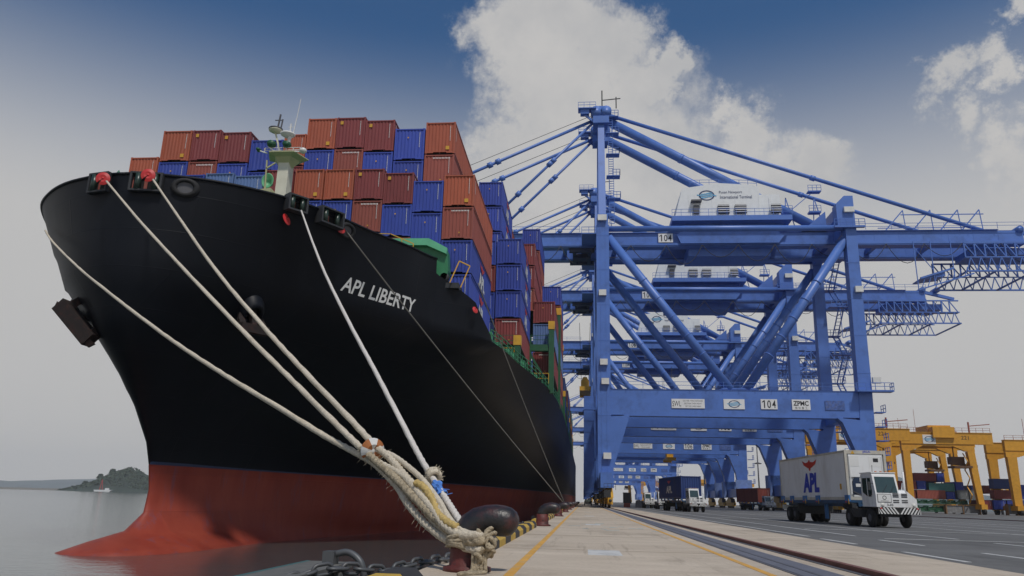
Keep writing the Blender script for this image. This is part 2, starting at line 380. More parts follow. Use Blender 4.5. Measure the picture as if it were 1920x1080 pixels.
for y in (14.05, 31.5, 50, 68, 90, 115): sheet(0.08, 0.68, y, y + 1.45)
for (x, y, l) in ((6.9, 15.3, 2.9), (8.75, 15.3, 3.3), (6.95, 21.4, 2.9), (8.7, 21.6, 3.0), (11.9, 20.5, 4.0)): sheet(x, x + 0.13, y, y + l, -0.004)
sheet(7.05, 7.17, 26, 300, -0.004); sheet(8.95, 9.07, 27.5, 300, -0.004)
for x in (12.0, 17.5, 21.2, 25.0, 28.8, 32.6): sheet(x, x + 0.13, 27, 300, -0.004)
for y in (25.6, 34.5, 58, 82): sheet(9.3, 40, y, y + 0.13, -0.004 + 0.0052)
struct(b.build('white_road_lines', M_wline))
# blue survey scribbles on the concrete
b = MB(); M_cy = mat('pale_blue_chalk', (0.22, 0.42, 0.5), 0.9, var=0.3, dirt=(0.38, 0.34, 0.28), dirt_amt=0.9, dscale=9)
for k in range(16):
    x = random.uniform(-0.2, 2.3); y = random.uniform(26, 36); dx = random.uniform(-.5, .5); dy = random.uniform(-.6, .6)
    b.bar((x, y, 0.002), (x + dx, y + dy, 0.002), 0.05, 0.005)
struct(b.build('chalk_marks', M_cy))
# kerb: yellow and black blocks on the quay edge
b = MB()
def kerb(y0, y1):
    k = 0; y = y0
    while y < y1:
        e = min(y + 1.2, y1); b.m = k % 2
        b.prism([(-1.98, 0), (-1.98, 0.17), (-1.93, 0.21), (-1.70, 0.21), (-1.62, 0.13), (-1.62, 0)], y, e - 0.012)
        y = e; k += 1
kerb(6.2, 8.1); kerb(13.0, 27.5)
for k in range(1, 16): kerb(27.2 + 18.6*k - 15.6, 27.2 + 18.6*k - 1.2)
struct(b.build('kerb', [mat('kerb_yellow', (0.55, 0.36, 0.05), 0.7, var=0.2, nscale=4, dirt=(0.1, 0.09, 0.08), dirt_amt=0.7, dscale=4), mat('kerb_black', (0.03, 0.03, 0.032), 0.7, var=0.3, nscale=4)]))
# far shore
def ridge(name, pts, y, depth, m, base, seed):
    """a hill as solid terrain: heights along X, rising to a crest and falling behind"""
    rnd = random.Random(seed); xs = [p[0] for p in pts]; zs = [p[1] for p in pts]; n = 90
    vs = []; fs = []; rows = [(-0.5, 0.0), (-0.38, .5), (-0.2, .85), (0, 1.0), (0.25, .8), (0.5, 0.0)]
    for i in range(n):
        x = xs[0] + (xs[-1]-xs[0])*i/(n-1); h = float(np.interp(x, xs, zs))
        jit = 1 + rnd.uniform(-.05, .05)
        for a, c in rows: vs.append((x, y + a*depth, base + (h*c*jit if 0 < c else -1)))
    k = len(rows)
    for i in range(n-1):
        for j in range(k-1): fs.append((i*k+j, i*k+j+1, (i+1)*k+j+1, (i+1)*k+j))
    bb = MB(); bb.smooth = True; bb.add(vs, fs); return struct(bb.build(name, m))
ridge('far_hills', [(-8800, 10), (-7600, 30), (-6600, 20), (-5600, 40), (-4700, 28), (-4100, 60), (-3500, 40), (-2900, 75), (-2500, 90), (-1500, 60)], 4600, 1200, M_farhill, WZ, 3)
ridge('island', [(-1075, 0), (-1035, 9), (-1012, 18), (-985, 33), (-965, 43), (-950, 48), (-932, 43), (-905, 29), (-875, 18), (-850, 14), (-790, 14), (-700, 12), (-600, 0)], 1560, 150, M_soil, WZ, 5)
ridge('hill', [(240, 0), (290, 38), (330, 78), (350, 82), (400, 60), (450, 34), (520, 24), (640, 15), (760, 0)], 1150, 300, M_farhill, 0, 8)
b = MB(); b.prism([(-2700, WZ-1), (-2700, 3), (-960, 1.2), (-960, WZ-1)], 1500, 1514)
tag(b.build('breakwater', mat('breakwater_stone', (0.3, 0.28, 0.26), 0.9, var=0.3, nscale=0.3)), 'long low pale breakwater running out across the water to the wooded island', 'breakwater')
# trees on the island: every one its own crown and trunk
def leafy(mb, c, rad, h, n, s):
    for _ in range(n):
        u = random.random(); a = random.uniform(0, 2*math.pi); rr = rad*math.sqrt(random.random())*(1 - 0.55*u)
        p = Vector((c[0]+rr*math.cos(a), c[1]+rr*math.sin(a), c[2]+h*(0.25+0.75*u)))
        e1 = Vector((random.gauss(0, 1), random.gauss(0, 1), random.gauss(0, 1))).normalized()*s*random.uniform(.6, 1.3)
        e2 = e1.orthogonal().normalized()*s*random.uniform(.5, 1.1)
        mb.add([p-e1-e2, p+e1-e2, p+e1+e2, p-e1+e2], [(0, 1, 2, 3)])
M_leaf = mat('dark_foliage', (0.05, 0.075, 0.05), 0.9, var=0.4, nscale=0.2)
M_bark = mat('bark', (0.06, 0.05, 0.04), 0.9)
where = ['on the left shore of the island', 'on the left slope of the island', 'just left of the island summit', 'on the island summit', 'just right of the island summit', 'on the upper right slope of the island', 'tallest on the right shoulder of the island', 'at the low gap right of the island hump', 'on the low right tail of the island']
for k, (x, z, r) in enumerate(((-1030, 4, 6), (-1005, 13, 7), (-975, 28, 7), (-950, 37, 8), (-928, 32, 7), (-905, 22, 7), (-885, 17, 8), (-866, 10, 7), (-840, 9, 7))):
    t = empty('tree', (x*1.035, 1552, WZ + z - 5), 'dark distant tree standing ' + where[k], 'tree', 'trees on the island')
    tr = MB(); tr.tube([(0, 0, 0), (0.3, 0, 4), (0, 0, 9)], [0.7, 0.5, 0.2], 6); tr.build('trunk', M_bark, t)
    cr = MB(); leafy(cr, (0, 0, 1), r, r*1.5, 260, 1.5); cr.build('crown', M_leaf, t)
b = MB(); rw = random.Random(4)
IS = [(-1075, 0), (-1035, 9), (-1012, 18), (-985, 33), (-965, 43), (-950, 48), (-932, 43), (-905, 29), (-875, 18), (-850, 14), (-790, 14), (-700, 12)]
for _ in range(5200):
    x = rw.uniform(-1060, -760); yy = rw.uniform(-66, 4); h = float(np.interp(x, [p[0] for p in IS], [p[1] for p in IS])); c_ = float(np.interp(yy, [-75, -57, -30, 0], [0, .5, .85, 1.0]))
    p = Vector((x, 1560 + yy, WZ + h*c_ + rw.uniform(-1, 3.2)*min(1, h*c_/6))); s_ = rw.uniform(.7, 2.0)
    e1 = Vector((rw.gauss(0, 1), rw.gauss(0, 1), rw.gauss(0, 1))).normalized()*s_; e2 = e1.orthogonal().normalized()*s_*.8
    b.add([p-e1-e2, p+e1-e2, p+e1+e2, p-e1+e2], [(0, 1, 2, 3)])
tag(b.build('woodland', M_leaf), 'dark woodland covering the small island hump', 'woodland', None, 'stuff')
# a small white work boat moored below the island
t = empty('boat', (-900, 1400, WZ), 'small white boat with a red derrick moored below the island', 'boat')
b = MB(); b.prism([(-16, 0), (-18, 3), (18, 3.4), (14, 0)], -3, 3); b.build('hull', M_white, t)
b = MB(); b.box(4, 10, -2, 2, 3.2, 6.5); b.build('cabin', M_white, t)
b = MB(); b.bar((-8, 0, 3), (-5, 0, 22), .8); b.bar((-2, 0, 3), (-5, 0, 22), .6); b.build('derrick', M_red, t)

# ------------------------------------------------------------------ ship-to-shore cranes
# the crane is built once in its own coordinates: x = 0 on the waterside legs, y = 0 on the front frame, z = 0 on the ground
XW = 3.4; GY0, GY1 = 5.5, 13.0; FR = 18.5
YC = [122, 160, 216, 250, 378, 488, 610]
def oval_sign(mb, c, wd, hd, y):
    """the terminal's ring and wave emblem, on a face looking at -y; mats: 1 dark blue, 2 light blue"""
    n = 28; mb.m = 1; vs = []
    for k in range(n):
        t = 2*math.pi*k/n
        for s_ in (1.0, 0.82): vs.append((c[0]+wd/2*s_*math.cos(t), y, c[1]+hd/2*s_*math.sin(t)))
    mb.add(vs, [(2*k, 2*k+1, (2*k+3) % (2*n), (2*k+2) % (2*n)) for k in range(n)])
    mb.m = 2
    for j, dz in enumerate((0.17, 0.0, -0.17)):
        ex = 0.62 if j == 1 else 0.36
        p = []; q = []
        for k in range(13):
            u = -ex + 2*ex*k/12; z = dz + 0.06*math.sin(u*7)
            p.append((c[0]+wd*u, y-0.004, c[1]+hd*(z+0.05))); q.append((c[0]+wd*u, y-0.004, c[1]+hd*(z-0.05)))
        mb.add(p + q, [(k, k+1, k+14, k+13) for k in range(12)])
def sign_board(par, x0, x1, z0, z1, y, nm='sign'):
    b = MB(); b.box(x0, x1, y-0.06, y, z0, z1); return b.build(nm, M_white, par)
def crane_base(Y, label):
    root = empty('ship_to_shore_crane', (XW, Y, 0), label, 'crane', 'blue quay cranes in a row along the berth')
    return root
def crane_body(c):
    C = M_crane
    # legs
    for k, y in enumerate((0, FR)):
        y0, y1 = y - 0.9, y + 0.9
        b = MB(); b.prism([(-1.15, 3.0), (-1.15, 45.9), (0.95, 45.9), (0.95, 18), (0.95, 13.8), (3.9, 14.15), (3.6, 13.2), (1.25, 6.0), (1.25, 3.0)], y0, y1)
        # waterside leg with its haunch under the portal beam (bevelled stiffener lines)
        for x in (-0.5, 0.35): b.box(x-0.05, x+0.05, y0-0.05, y0-0.001, 3.2, 45.5)
        for z in range(8, 45, 6): b.box(-1.15, 0.95, y0-0.03, y0-0.002, z, z+0.08)
        b.build('leg', C, c)
        b = MB(); b.prism([(38.3, 3.0), (37.7, 9.0), (36.1, 13.4), (35.3, 14.15), (38.7, 13.8), (38.9, 18.0), (39.4, 45.4), (41.1, 45.4), (40.9, 18.0), (40.5, 3.0)], y0, y1)
        for z in range(21, 45, 6): b.box(39.0, 41.0, y0-0.03, y0-0.002, z, z+0.08)
        b.build('leg', C, c)
        b = MB(); b.box(0.952, 38.85, y0+0.1, y1-0.1, 14.16, 18.1); b.box(0.952, 39.6, y0+0.05, y1-0.05, 18.1, 18.25)
        b.box(3.0, 36.2, y0+0.06, y1-0.06, 14.02, 14.158)
        b.prism([(17.6, 18.25), (18.6, 18.6), (23.2, 18.6), (24.2, 18.25)], y0+0.3, y1-0.3); b.build('portal_beam', C, c)
        for (p, q) in (((0.9, 44.0), (19.7, 18.4)), ((39.6, 43.5), (22.2, 18.4))):
            b = MB(); a = Vector((p[0], y, p[1])); e = Vector((q[0], y, q[1]))
            b.tube([a, e], 0.72, 14)
            for t in (.3, .42, .54, .66, .78): m_ = a.lerp(e, t); d = (e-a).normalized(); b.tube([m_-d*.07, m_+d*.07], 0.80, 14)
            b.build('diagonal_brace', C, c)
        b = MB(); b.tube([(0.9, y, 45.5), (39.6, y, 45.3)], 0.5, 12); b.build('tie_pipe', C, c)
        b = MB(); b.bar((-0.1, y, 45.9), (-0.05, GY0 if k == 0 else GY1, 69.5), 1.25, 1.1, 1.15, 1.0, up=(0, 1, 0))
        b.cbox((-0.1, y, 46.9), (1.9, 1.5, 2.2)); b.build('mast', C, c)
    b = MB(); b.box(-3.3, -1.5, FR-1, FR+1, 3.0, 19.5); b.box(-1.5, -1.16, FR-.8, FR+.8, 8, 8.4); b.box(-1.5, -1.16, FR-.8, FR+.8, 17, 17.4); b.box(-3.4, -.9, FR-1.2, FR+1.2, 2.4, 2.99)
    for z in range(5, 19, 2): b.box(-3.34, -1.46, FR-1.06, FR-1.001, z, z+.1)
    b.build('lift_shaft', C, c)
    # beams along the quay
    for x in (-0.1, 40.1):
        z1 = 46.3 if x < 5 else 46.0; b = MB()
        b.box(x-0.8, x+0.8, 0.92, FR-0.92, z1-1.6, z1); b.build('cross_girder', C, c)
    for x, z in ((0, 16.2), (39.9, 16.2)):
        b = MB(); b.box(x-0.8, x+0.8, 0.92, FR-0.92, z-1.5, z+1.5); b.build('side_beam', C, c)
    for x in (0.05, 39.4):
        b = MB(); b.box(x-0.9, x+0.9, -4, FR+4, 2.95, 5.2)
        b.build('sill_beam', C, c)
    for p_, q_, w_ in (((0, 1, 20), (0, FR-1, 44), .6),): b = MB(); b.bar(p_, q_, w_); b.build('side_brace', C, c)
    # bogies
    for x in (0.5, 39.5):
        for y in (-0.5, FR+0.5):
            b = MB(); b.m = 0
            b.prism([(y-5.0, 1.5), (y-4.2, 2.1), (y-1.1, 2.94), (y+1.1, 2.94), (y+4.2, 2.1), (y+5.0, 1.5)], x-0.5, x+0.5, 'x')
            for s_ in (-3.6, -1.2, 1.2, 3.6):
                b.prism([(y+s_-1.1, .55), (y+s_-.8, 1.49), (y+s_+.8, 1.49), (y+s_+1.1, .55)], x-0.42, x+0.42, 'x')
            bo = b.build('bogie', M_yellow, c)
            for s_ in (-4.2, -3.0, -1.8, -.6, .6, 1.8, 3.0, 4.2): b = MB(); b.lathe([(0.3, -0.1), (0.36, -0.1), (0.36, 0.1), (0.3, 0.1)], (x, y+s_, 0.44), 12, 'x'); b.build('wheel', M_dark, bo)
            b = MB(); b.m = 0; b.box(x-.35, x+.35, y-6.0, y-5.02, 0.7, 1.5); b.m = 1; b.tube([(x, y-6.5, 1.1), (x, y-6.0, 1.1)], .22, 10); b.box(x-.9, x+.1, y-5.9, y-5.03, 1.55, 2.6); b.rail([(x-.9, y-5.9, 2.6), (x+.8, y-5.9, 2.6)], .9, .05, .6); b.build('buffer', [M_yellow, M_dark], bo)
            if x > 5: b = MB(); b.box(x-2.2, x+2.0, y-1.4, y-.6 if y < 5 else y+1, 3.0, 7.4); b.build('cabinet', M_crane_pale, c)
    # twin girder and boom
    for y in (GY0, GY1):
        b = MB(); b.box(-56, 70, y-0.65, y+0.65, 44.5, 46.4); b.box(-56, 70, y-.9, y+.9, 44.1, 44.498); b.box(-56, 70, y-.9, y+.9, 43.9, 43.98)
        for x in range(-54, 70, 4): b.box(x, x+0.1, y-0.68, y+0.68, 44.55, 46.3)
        b.box(-56, 66, y-1.0, y+1.0, 46.4, 46.5); b.build('girder', C, c)
    for x in range(-52, 70, 9): b = MB(); b.box(x, x+0.7, GY0+0.67, GY1-0.67, 44.7, 45.6); b.build('girder_tie', C, c)
    for (xa, xb, y, z, st) in ((-54, -4, GY0-1.3, 46.5, 4), (36, 70, GY0-1.3, 46.5, 4), (-54, -4, GY1+1.3, 46.5, 4), (36, 70, GY1+1.3, 46.5, 4), (1, 38.5, -1.2, 18.3, 2.5), (1, 38.5, FR+1.2, 18.3, 2.5)):
        b = MB(); b.rail([(xa, y, z), (xb, y, z)], 1.1, .06, st); b.build('handrail', C, c)
    # stays
    for y in (GY0, GY1):
        b = MB(); b.tube([(0.6, y, 69), (37.2, y, 47.2)], 0.82, 14); b.tube([(14.0, y, 61.0), (14.5, y, 60.7)], 0.88, 14); b.build('backstay', C, c)
        b = MB(); b.tube([(0.6, y, 70.2), (64, y, 46.6)], 0.34, 10); b.tube([(36.5, y, 56.8), (37.3, y, 56.5)], 0.48, 10); b.build('tail_stay', C, c)
        for xe, r in ((-50, 0.30), (-22.5, 0.26)):
            a = Vector((-0.7, y, 69.2)); e = Vector((xe, y, 46.8)); b = MB(); b.tube([a, e], r, 8)
            for t in (.37, .40, .66): m_ = a.lerp(e, t); d = (e-a).normalized(); b.tube([m_-d*.45, m_+d*.45], r*1.9, 8)
            b.build('forestay', C, c)
        b = MB(); b.tube([(-0.7, y, 70.3), (-54, y, 47.5)], 0.05, 4); b.build('hoist_rope', M_dark, c)
    # mast head
    b = MB(); b.box(-0.9, 0.9, GY0-1.2, GY1+1.2, 69.0, 71.2); b.box(-1.5, 1.4, GY0-1.6, GY0+1.6, 67.6, 68.998); b.box(-1.5, 1.4, GY1-1.6, GY1+1.6, 67.6, 68.998)
    for y in (GY0, GY1): b.tube([(-.9, y-1.5, 70.1), (-.9, y+1.5, 70.1)], 1.0, 12); b.tube([(.9, y-1.5, 70.1), (.9, y+1.5, 70.1)], 1.0, 12)
    b.build('mast_head', C, c)
    for y in (GY0-1, GY1+1):
        b = MB(); b.box(-4.2, -0.95, y-1, y+1, 70.4, 70.55); b.rail([(-4.2, y-1, 70.5), (-4.2, y+1, 70.5), (-1, y+1, 70.5)], 1.1, .07, 1.2); b.rail([(-4.2, y-1, 70.5), (-1, y-1, 70.5)], 1.1, .07, 1.2)
        b.bar((-4, y, 70.4), (-1, y, 67.8), .35); b.box(-3.8, -2.2, y-.6, y+.6, 69.5, 70.39); b.build('service_platform', C, c)
    b = MB(); b.bar((0.2, GY0, 71.2), (0.2, GY0, 75.0), .22); b.bar((0.2, GY0, 73.0), (3.6, GY0, 73.3), .14); b.bar((2.8, GY0, 71.3), (2.8, GY0, 73.6), .2);
    b.build('lightning_rod', M_dark, c)
    # stair tower beside the mast
    b = MB()
    zz = 46.8; k = 0
    while zz < 68:
        z2 = min(zz + 4.6, 69); sx = 1.5 if k % 2 else 1.7
        b.box(0.75, 3.1, 0.4+k*0.9, 2.0+k*0.9, z2-0.12, z2); b.rail([(3.1, 0.4+k*.9, z2), (3.1, 2.0+k*.9, z2)], 1.1, .08, .8); b.rail([(1.8, .4+k*.9, z2), (3.1, .4+k*.9, z2)], 1.1, .08, .6)
        b.bar((1.2, .8+k*.9, zz), (1.2, .8+k*.9, z2), .09); b.bar((2.0, .8+k*.9, zz), (2.0, .8+k*.9, z2), .09)
        q = zz
        while q < z2: b.bar((1.2, .8+k*.9, q), (2.0, .8+k*.9, q), .09); q += .45
        zz = z2; k += 1
    b.build('stair', C, c)
    b = MB(); zz = 5.2; k = 0                                        # landside stair behind the rear leg
    while zz < 45:
        z2 = zz + 4.4; s_ = 1 if k % 2 else -1
        b.bar((43.0, FR+.5-2.4*s_, zz), (43.0, FR+.5+2.4*s_, z2), .12, .3); b.bar((43.9, FR+.5-2.4*s_, zz), (43.9, FR+.5+2.4*s_, z2), .12, .3)
        for j in range(9): t = j/8; b.box(43.0, 43.9, FR+.5-2.4*s_+4.8*s_*t-.12, FR+.5-2.4*s_+4.8*s_*t+.12, zz+(z2-zz)*t, zz+(z2-zz)*t+.05)
        b.box(41.2, 44.3, FR+.5+2.4*s_-.8, FR+.5+2.4*s_+.8, z2-.1, z2); b.rail([(44.3, FR+.5+2.4*s_-.8, z2), (44.3, FR+.5+2.4*s_+.8, z2)], 1.1, .08, .8)
        b.rail([(41.5, FR+.5+2.4*s_-.8, z2), (44.3, FR+.5+2.4*s_-.8, z2)], 1.1, .08, 1)
        zz = z2; k += 1
    b.build('stair', C, c)
    # landings on the landside front leg
    b = MB(); b.box(38.2, 43.6, -2.4, -0.92, 18.0, 18.25); b.rail([(43.6, -2.4, 18.25), (43.6, -.92, 18.25)], 1.1, .08, .8); b.rail([(38.2, -2.4, 18.25), (43.6, -2.4, 18.25)], 1.1, .08, 1.3)
    b.build('service_platform', C, c)
    for z in (6.5, 8.6, 10.7, 12.8, 15.0): b = MB(); b.box(41.2, 42.6, -.9, .9, z, z+.12); b.rail([(42.6, -.9, z+.1), (42.6, .9, z+.1)], 1.1, .08, .9); b.build('landing', C, c)
    # landside head block with its slanted stay seat
    b = MB(); b.prism([(38.2, 45.4), (38.2, 49.2), (39.6, 50.6), (41.0, 50.6), (41.0, 45.4)], -1.0, 1.0); b.prism([(38.2, 45.4), (38.2, 49.2), (39.6, 50.6), (41.0, 50.6), (41.0, 45.4)], FR-1.0, FR+1.0)
    b.prism([(34.0, 46.4), (38.19, 50.0), (38.19, 46.4)], GY0-1, GY0+1); b.prism([(34.0, 46.4), (38.19, 50.0), (38.19, 46.4)], GY1-1, GY1+1)
    b.box(39.8, 40.9, .9, FR-.9, 48.6, 50.5); b.box(37.5, 42.3, -1.6, -1.01, 44.9, 45.2); b.rail([(37.5, -1.6, 45.2), (42.3, -1.6, 45.2)], 1.1, .08, 1)
    b.build('head_block', C, c)
    b = MB()
    for x in (31.5, 36.3):
        b.bar((x, GY0, 46.4), (x+.5, GY0, 53), .14); b.bar((x+2, GY0, 46.4), (x+.5, GY0, 53), .14); b.box(x-.6, x+1.4, GY0-.6, GY0+.6, 50, 50.3)
        b.rail([(x-.6, GY0-.6, 50.3), (x+1.4, GY0-.6, 50.3)], 1, .07, .8)
    b.bar((32, GY0, 50), (36.7, GY0, 54), .12); b.box(35.8, 38, GY0-.6, GY0+.6, 53.9, 54.1); b.rail([(35.8, GY0-.6, 54.1), (38, GY0-.6, 54.1)], 1, .07, .8)
    b.build('sheave_frame', C, c)
    # machinery house
    b = MB(); b.m = 0
    b.prism([(12.6, 48.9), (14.0, 54.4), (20.5, 55.3), (25.8, 54.9), (27.2, 54.4), (27.2, 48.9)], GY0-1.6, GY1+1.6); b.box(27.21, 30.7, GY0-1.2, GY1+1.2, 48.9, 53.2)
    for x in range(15, 30, 2): b.box(x, x+.06, GY0-1.64, GY0-1.601, 49.2, 53.2)
    mh = b.build('machinery_house', mat('white_cladding', (0.74, 0.76, 0.76), 0.45, var=0.05), c)
    b = MB(); b.box(12.0, 32.2, GY0-2.6, GY1+2.6, 48.0, 48.88); b.box(14, 31, GY0-.6, GY1+.6, 46.52, 47.98); b.prism([(13.5, 44.3), (12.8, 46), (13.5, 46.3), (30, 46.3), (31, 45.6), (30, 44.3)], GY0-1.3, GY0-.92); b.box(15, 29, GY0+.7, GY1-.7, 42.6, 44.6)
    b.rail([(12.0, GY0-2.6, 48.88), (32.2, GY0-2.6, 48.88)], 1.2, .06, 1.5); b.rail([(15.5, GY0-1, 55.2), (20.5, GY0-1, 55.2)], 1, .06, 1.6); b.rail([(22.5, GY0-1, 55.2), (27, GY0-1, 54.9)], 1, .06, 1.6)
    b.build('house_deck', C, mh)
    for x0, x1 in ((20.0, 21.9), (22.9, 24.8), (29.0, 30.6)):
        b = MB(); b.m = 1; b.box(x0, x1, GY0-2.0 , GY0-1.66, 49.5, 51.1); b.m = 0
        for z in (49.65, 50.05, 50.45, 50.85): b.box(x0-.05, x1+.05, GY0-2.15, GY0-2.001, z, z+.12)
        b.build('vent', [M_white, M_dark], mh)
    b = MB(); b.box(15.4, 17.2, GY0-2.6, GY0-1.66, 51.6, 51.9); b.box(15.8, 16.8, GY0-2.1, GY0-1.66, 49.5, 51.0); b.build('canopy', M_gun, mh)
    b = MB(); oval_sign(b, (18.2, 53.0), 2.7, 1.9, GY0-1.645); b.m = 1
    text_on(b, 'Pusan Newport', (22.3, GY0-1.65, 53.5), (1, 0, 0), (0, 0, 1), 3.9, .62); text_on(b, 'International Terminal', (23.2, GY0-1.65, 52.65), (1, 0, 0), (0, 0, 1), 5.4, .6)
    b.build('logo', [M_white, mat('sign_navy', (0.012, 0.03, 0.12), .5), mat('sign_sky_blue', (0.1, 0.38, 0.62), .5)], mh)
    # festoon cables under the girder
    b = MB()
    for i in range(20):
        x = -50 + i*6.1; pts = []
        for k in range(9):
            t = k/8; pts.append((x + 6.1*t, GY0-1.2, 44.0 - 3.6*4*t*(1-t)*(0.8+.2*math.sin(i*2.1))))
        b.tube(pts, .06, 4)
    b.build('festoon_cable', M_dark, c)
    # tail: machinery trusses and hanging platforms
    b = MB()
    for y in (GY0-2.2, GY1+2.2):
        for z in (38.8, 41.2, 43.7): b.bar((59.5, y, z), (75.8, y, z), .26 if z != 41.2 else .18)
        x = 59.5
        while x < 75: b.bar((x, y, 38.8), (x+.8, y, 41.2), .14); b.bar((x+.8, y, 41.2), (x+1.6, y, 38.8), .14); b.bar((x, y, 41.2), (x, y, 43.7), .2); b.bar((x, y, 43.7), (x+1.6, y, 41.2), .16); x += 1.6
    for x in (59.5, 64, 70, 75.8): b.bar((x, GY0-2.2, 38.8), (x, GY1+2.2, 38.8), .25)
    b.box(59.5, 75.8, GY0-2, GY0-.9, 41.1, 41.3); b.box(62, 74, GY0+1, GY1-1, 42.6, 43.8); b.bar((70, GY0, 46.2), (76, GY0, 44.6), .6); b.bar((70, GY1, 46.2), (76, GY1, 44.6), .6)
    for x in (69.5, 72.5): b.tube([(x, GY0-1, 46.5), (x, GY0+1.5, 46.5)], .6, 12)
    b.build('tail_truss', C, c)
    b = MB(); b.bar((52, GY0-2.2, 37.6), (57.4, GY0-2.2, 39.3), .3); b.bar((51.5, GY0-2.2, 35.6), (60.5, GY0-2.2, 38.4), .2)
    for x in (51.5, 54.2, 57.4): b.bar((x, GY0-2.2, 35.6 + (x-51.5)*.31), (x, GY0-2.2, 44.0), .12)
    b.bar((51.5, GY0-2.2, 43), (54.2, GY0-2.2, 39), .1); b.prism([(52, 37.4), (52, 37.6), (56, 39.0), (56, 38.0)], GY0-2.1, GY0+1)
    for k in range(8): b.bar((52+k, GY0-2.2, 35.8+k*.3), (52.6+k, GY0-2.2, 37.4+k*.3), .1)
    b.build('hanging_platform', C, c)
    b = MB()
    for x in (48, 52.5, 57, 60.5):
        b.bar((x, GY0, 46.5), (x+3.4, GY0, 50.4), .18); b.bar((x+3.4, GY0, 50.4), (x+3.6, GY0, 46.6), .12)
    b.bar((51, GY0, 49.6), (64.5, GY0, 49.6), .14); b.bar((47, GY0, 47.2), (61, GY0, 47.2), .12)
    b.build('davit_frame', C, c)
    # cab and trolley under the boom
    b = MB(); b.box(-5.2, -4.6, GY0+.5, GY1-.5, 43.2, 43.85); b.box(-2.6, -2.0, GY0+.5, GY1-.5, 43.2, 43.85); b.box(-5.2, -2.0, GY0+2.6, GY1-2.6, 43.0, 43.85); b.box(-5.8, -1.4, GY0-.3, GY0+.49, 43.2, 43.85); b.box(-5.8, -1.4, GY1-.49, GY1+.3, 43.2, 43.85); b.box(-1.0, .2, GY0+.7, GY0+1.8, 42.2, 43.6); b.build('trolley', mat('trolley_blue_black', (.02, .03, .07), .6), c)
    for (x, z) in ((-0.2, 33.5), (-.1, 22.0), (0.1, 18.9), (.3, 7.3), (40.4, 34.0), (41.6, 19.4)):
        b = MB(); b.box(x-.6, x+.6, -1.5, -.96, z, z+.95); b.build('floodlight', M_lamp, c)
    b = MB(); b.box(-.9, .6, -1.5, -.96, 46.6, 47.6); b.build('floodlight', M_lamp, c); b = MB(); b.box(39.3, 40.9, -1.5, -1.02, 47.6, 48.5); b.build('floodlight', M_lamp, c)
    b = MB(); b.box(-3.6, -1.2, -1.4, FR+1, 44.2, 44.35); b.rail([(-3.6, -1.4, 44.3), (-3.6, 4, 44.3)], 1.1, .08, 1.2); b.rail([(-3.6, -1.4, 44.3), (-1.2, -1.4, 44.3)], 1.1, .08, 1); b.build('service_platform', C, c)
M_navy = MATS.get('sign_navy') or mat('sign_navy', (0.012, 0.03, 0.12), .5)
M_ink = mat('black_lettering', (0.015, 0.015, 0.02), .6)
def number_on(mb, s, c, wd, hd):
    """digits set one by one, the 1 with its flag"""
    n = len(s); cw = wd/n
    for k, ch in enumerate(s):
        cx = c[0] - wd/2 + cw*(k+.5)
        if ch == '1':
            t = hd*.15; z0, z1 = c[2]-hd/2, c[2]+hd/2
            mb.add([(cx-t*.3, c[1], z0), (cx+t*.7, c[1], z0), (cx+t*.7, c[1], z1), (cx-t*.1, c[1], z1), (cx-t*1.9, c[1], z1-hd*.2), (cx-t*1.9, c[1], z1-hd*.32), (cx-t*.3, c[1], z1-hd*.2)], [(0, 1, 2, 3, 6), (3, 4, 5, 6)])
        else: text_on(mb, ch, (cx, c[1], c[2]), (1, 0, 0), (0, 0, 1), cw*.78, hd, .012)
    return mb
def crane_signs(c, num):
    YF = -0.86
    s = sign_board(c, 10.4, 15.5, 15.3, 16.75, YF); b = MB(); text_on(b, 'SWL', (11.2, YF-.065, 16.0), (1, 0, 0), (0, 0, 1), 1.35, .85)
    for k, tx in enumerate(('65LT FOR TWIN CONTAINER', '50LT FOR TWIN HEAVY', '75LT FOR CARGO BEAM')): text_on(b, tx, (13.7, YF-.065, 16.45-.42*k), (1, 0, 0), (0, 0, 1), 3.0-.3*k, .22)
    b.build('lettering', M_ink, s)
    s = sign_board(c, 18.4, 21.6, 15.25, 16.8, YF); b = MB(); oval_sign(b, (20, 16.02), 1.75, 1.15, YF-.065); b.build('emblem', [M_white, M_navy, MATS['sign_sky_blue']], s)
    s = sign_board(c, 24.05, 26.55, 15.3, 16.85, YF); b = MB(); number_on(b, num, (25.3, YF-.065, 16.07), 2.2, 1.2); b.build('number', M_ink, s)
    s = sign_board(c, 28.75, 31.5, 15.25, 16.85, YF); b = MB(); text_on(b, 'ZPMC', (30.1, YF-.065, 16.25), (1, 0, 0), (0, 0, 1), 2.3, .75, .03)
    for k in range(4): text_on(b, '振华重工'[k], (29.35+.5*k, YF-.065, 15.55), (1, 0, 0), (0, 0, 1), .36, .36)
    b.build('lettering', M_ink, s)
    b = MB(); b.box(33.7, 36.6, YF-.05, YF, 15.3, 16.7); b.build('faded_panel', mat('faded_blue_panel', (0.06, 0.12, 0.36), .6, var=.5, nscale=3, dirt=(0.14, .16, .25), dirt_amt=.8, dscale=2.5), c)
    s = sign_board(c, 9.7, 12.2, 44.6, 46.2, GY0-.92); b = MB(); number_on(b, num, (10.95, GY0-.985, 45.4), 2.2, 1.25); b.build('number', M_ink, s)
CR_LAB = ['nearest blue quay crane, numbered 104 on its portal beam', 'second blue quay crane from the front, numbered 105', 'third blue quay crane, numbered 106 on its portal beam', 'fourth blue quay crane, numbered 107 on its girder, behind crane 106', 'fifth blue quay crane, seen small through the portals of the nearer four', 'sixth blue quay crane, seen small beyond the fifth under the portals', 'seventh and farthest blue quay crane, at the far end of the berth']
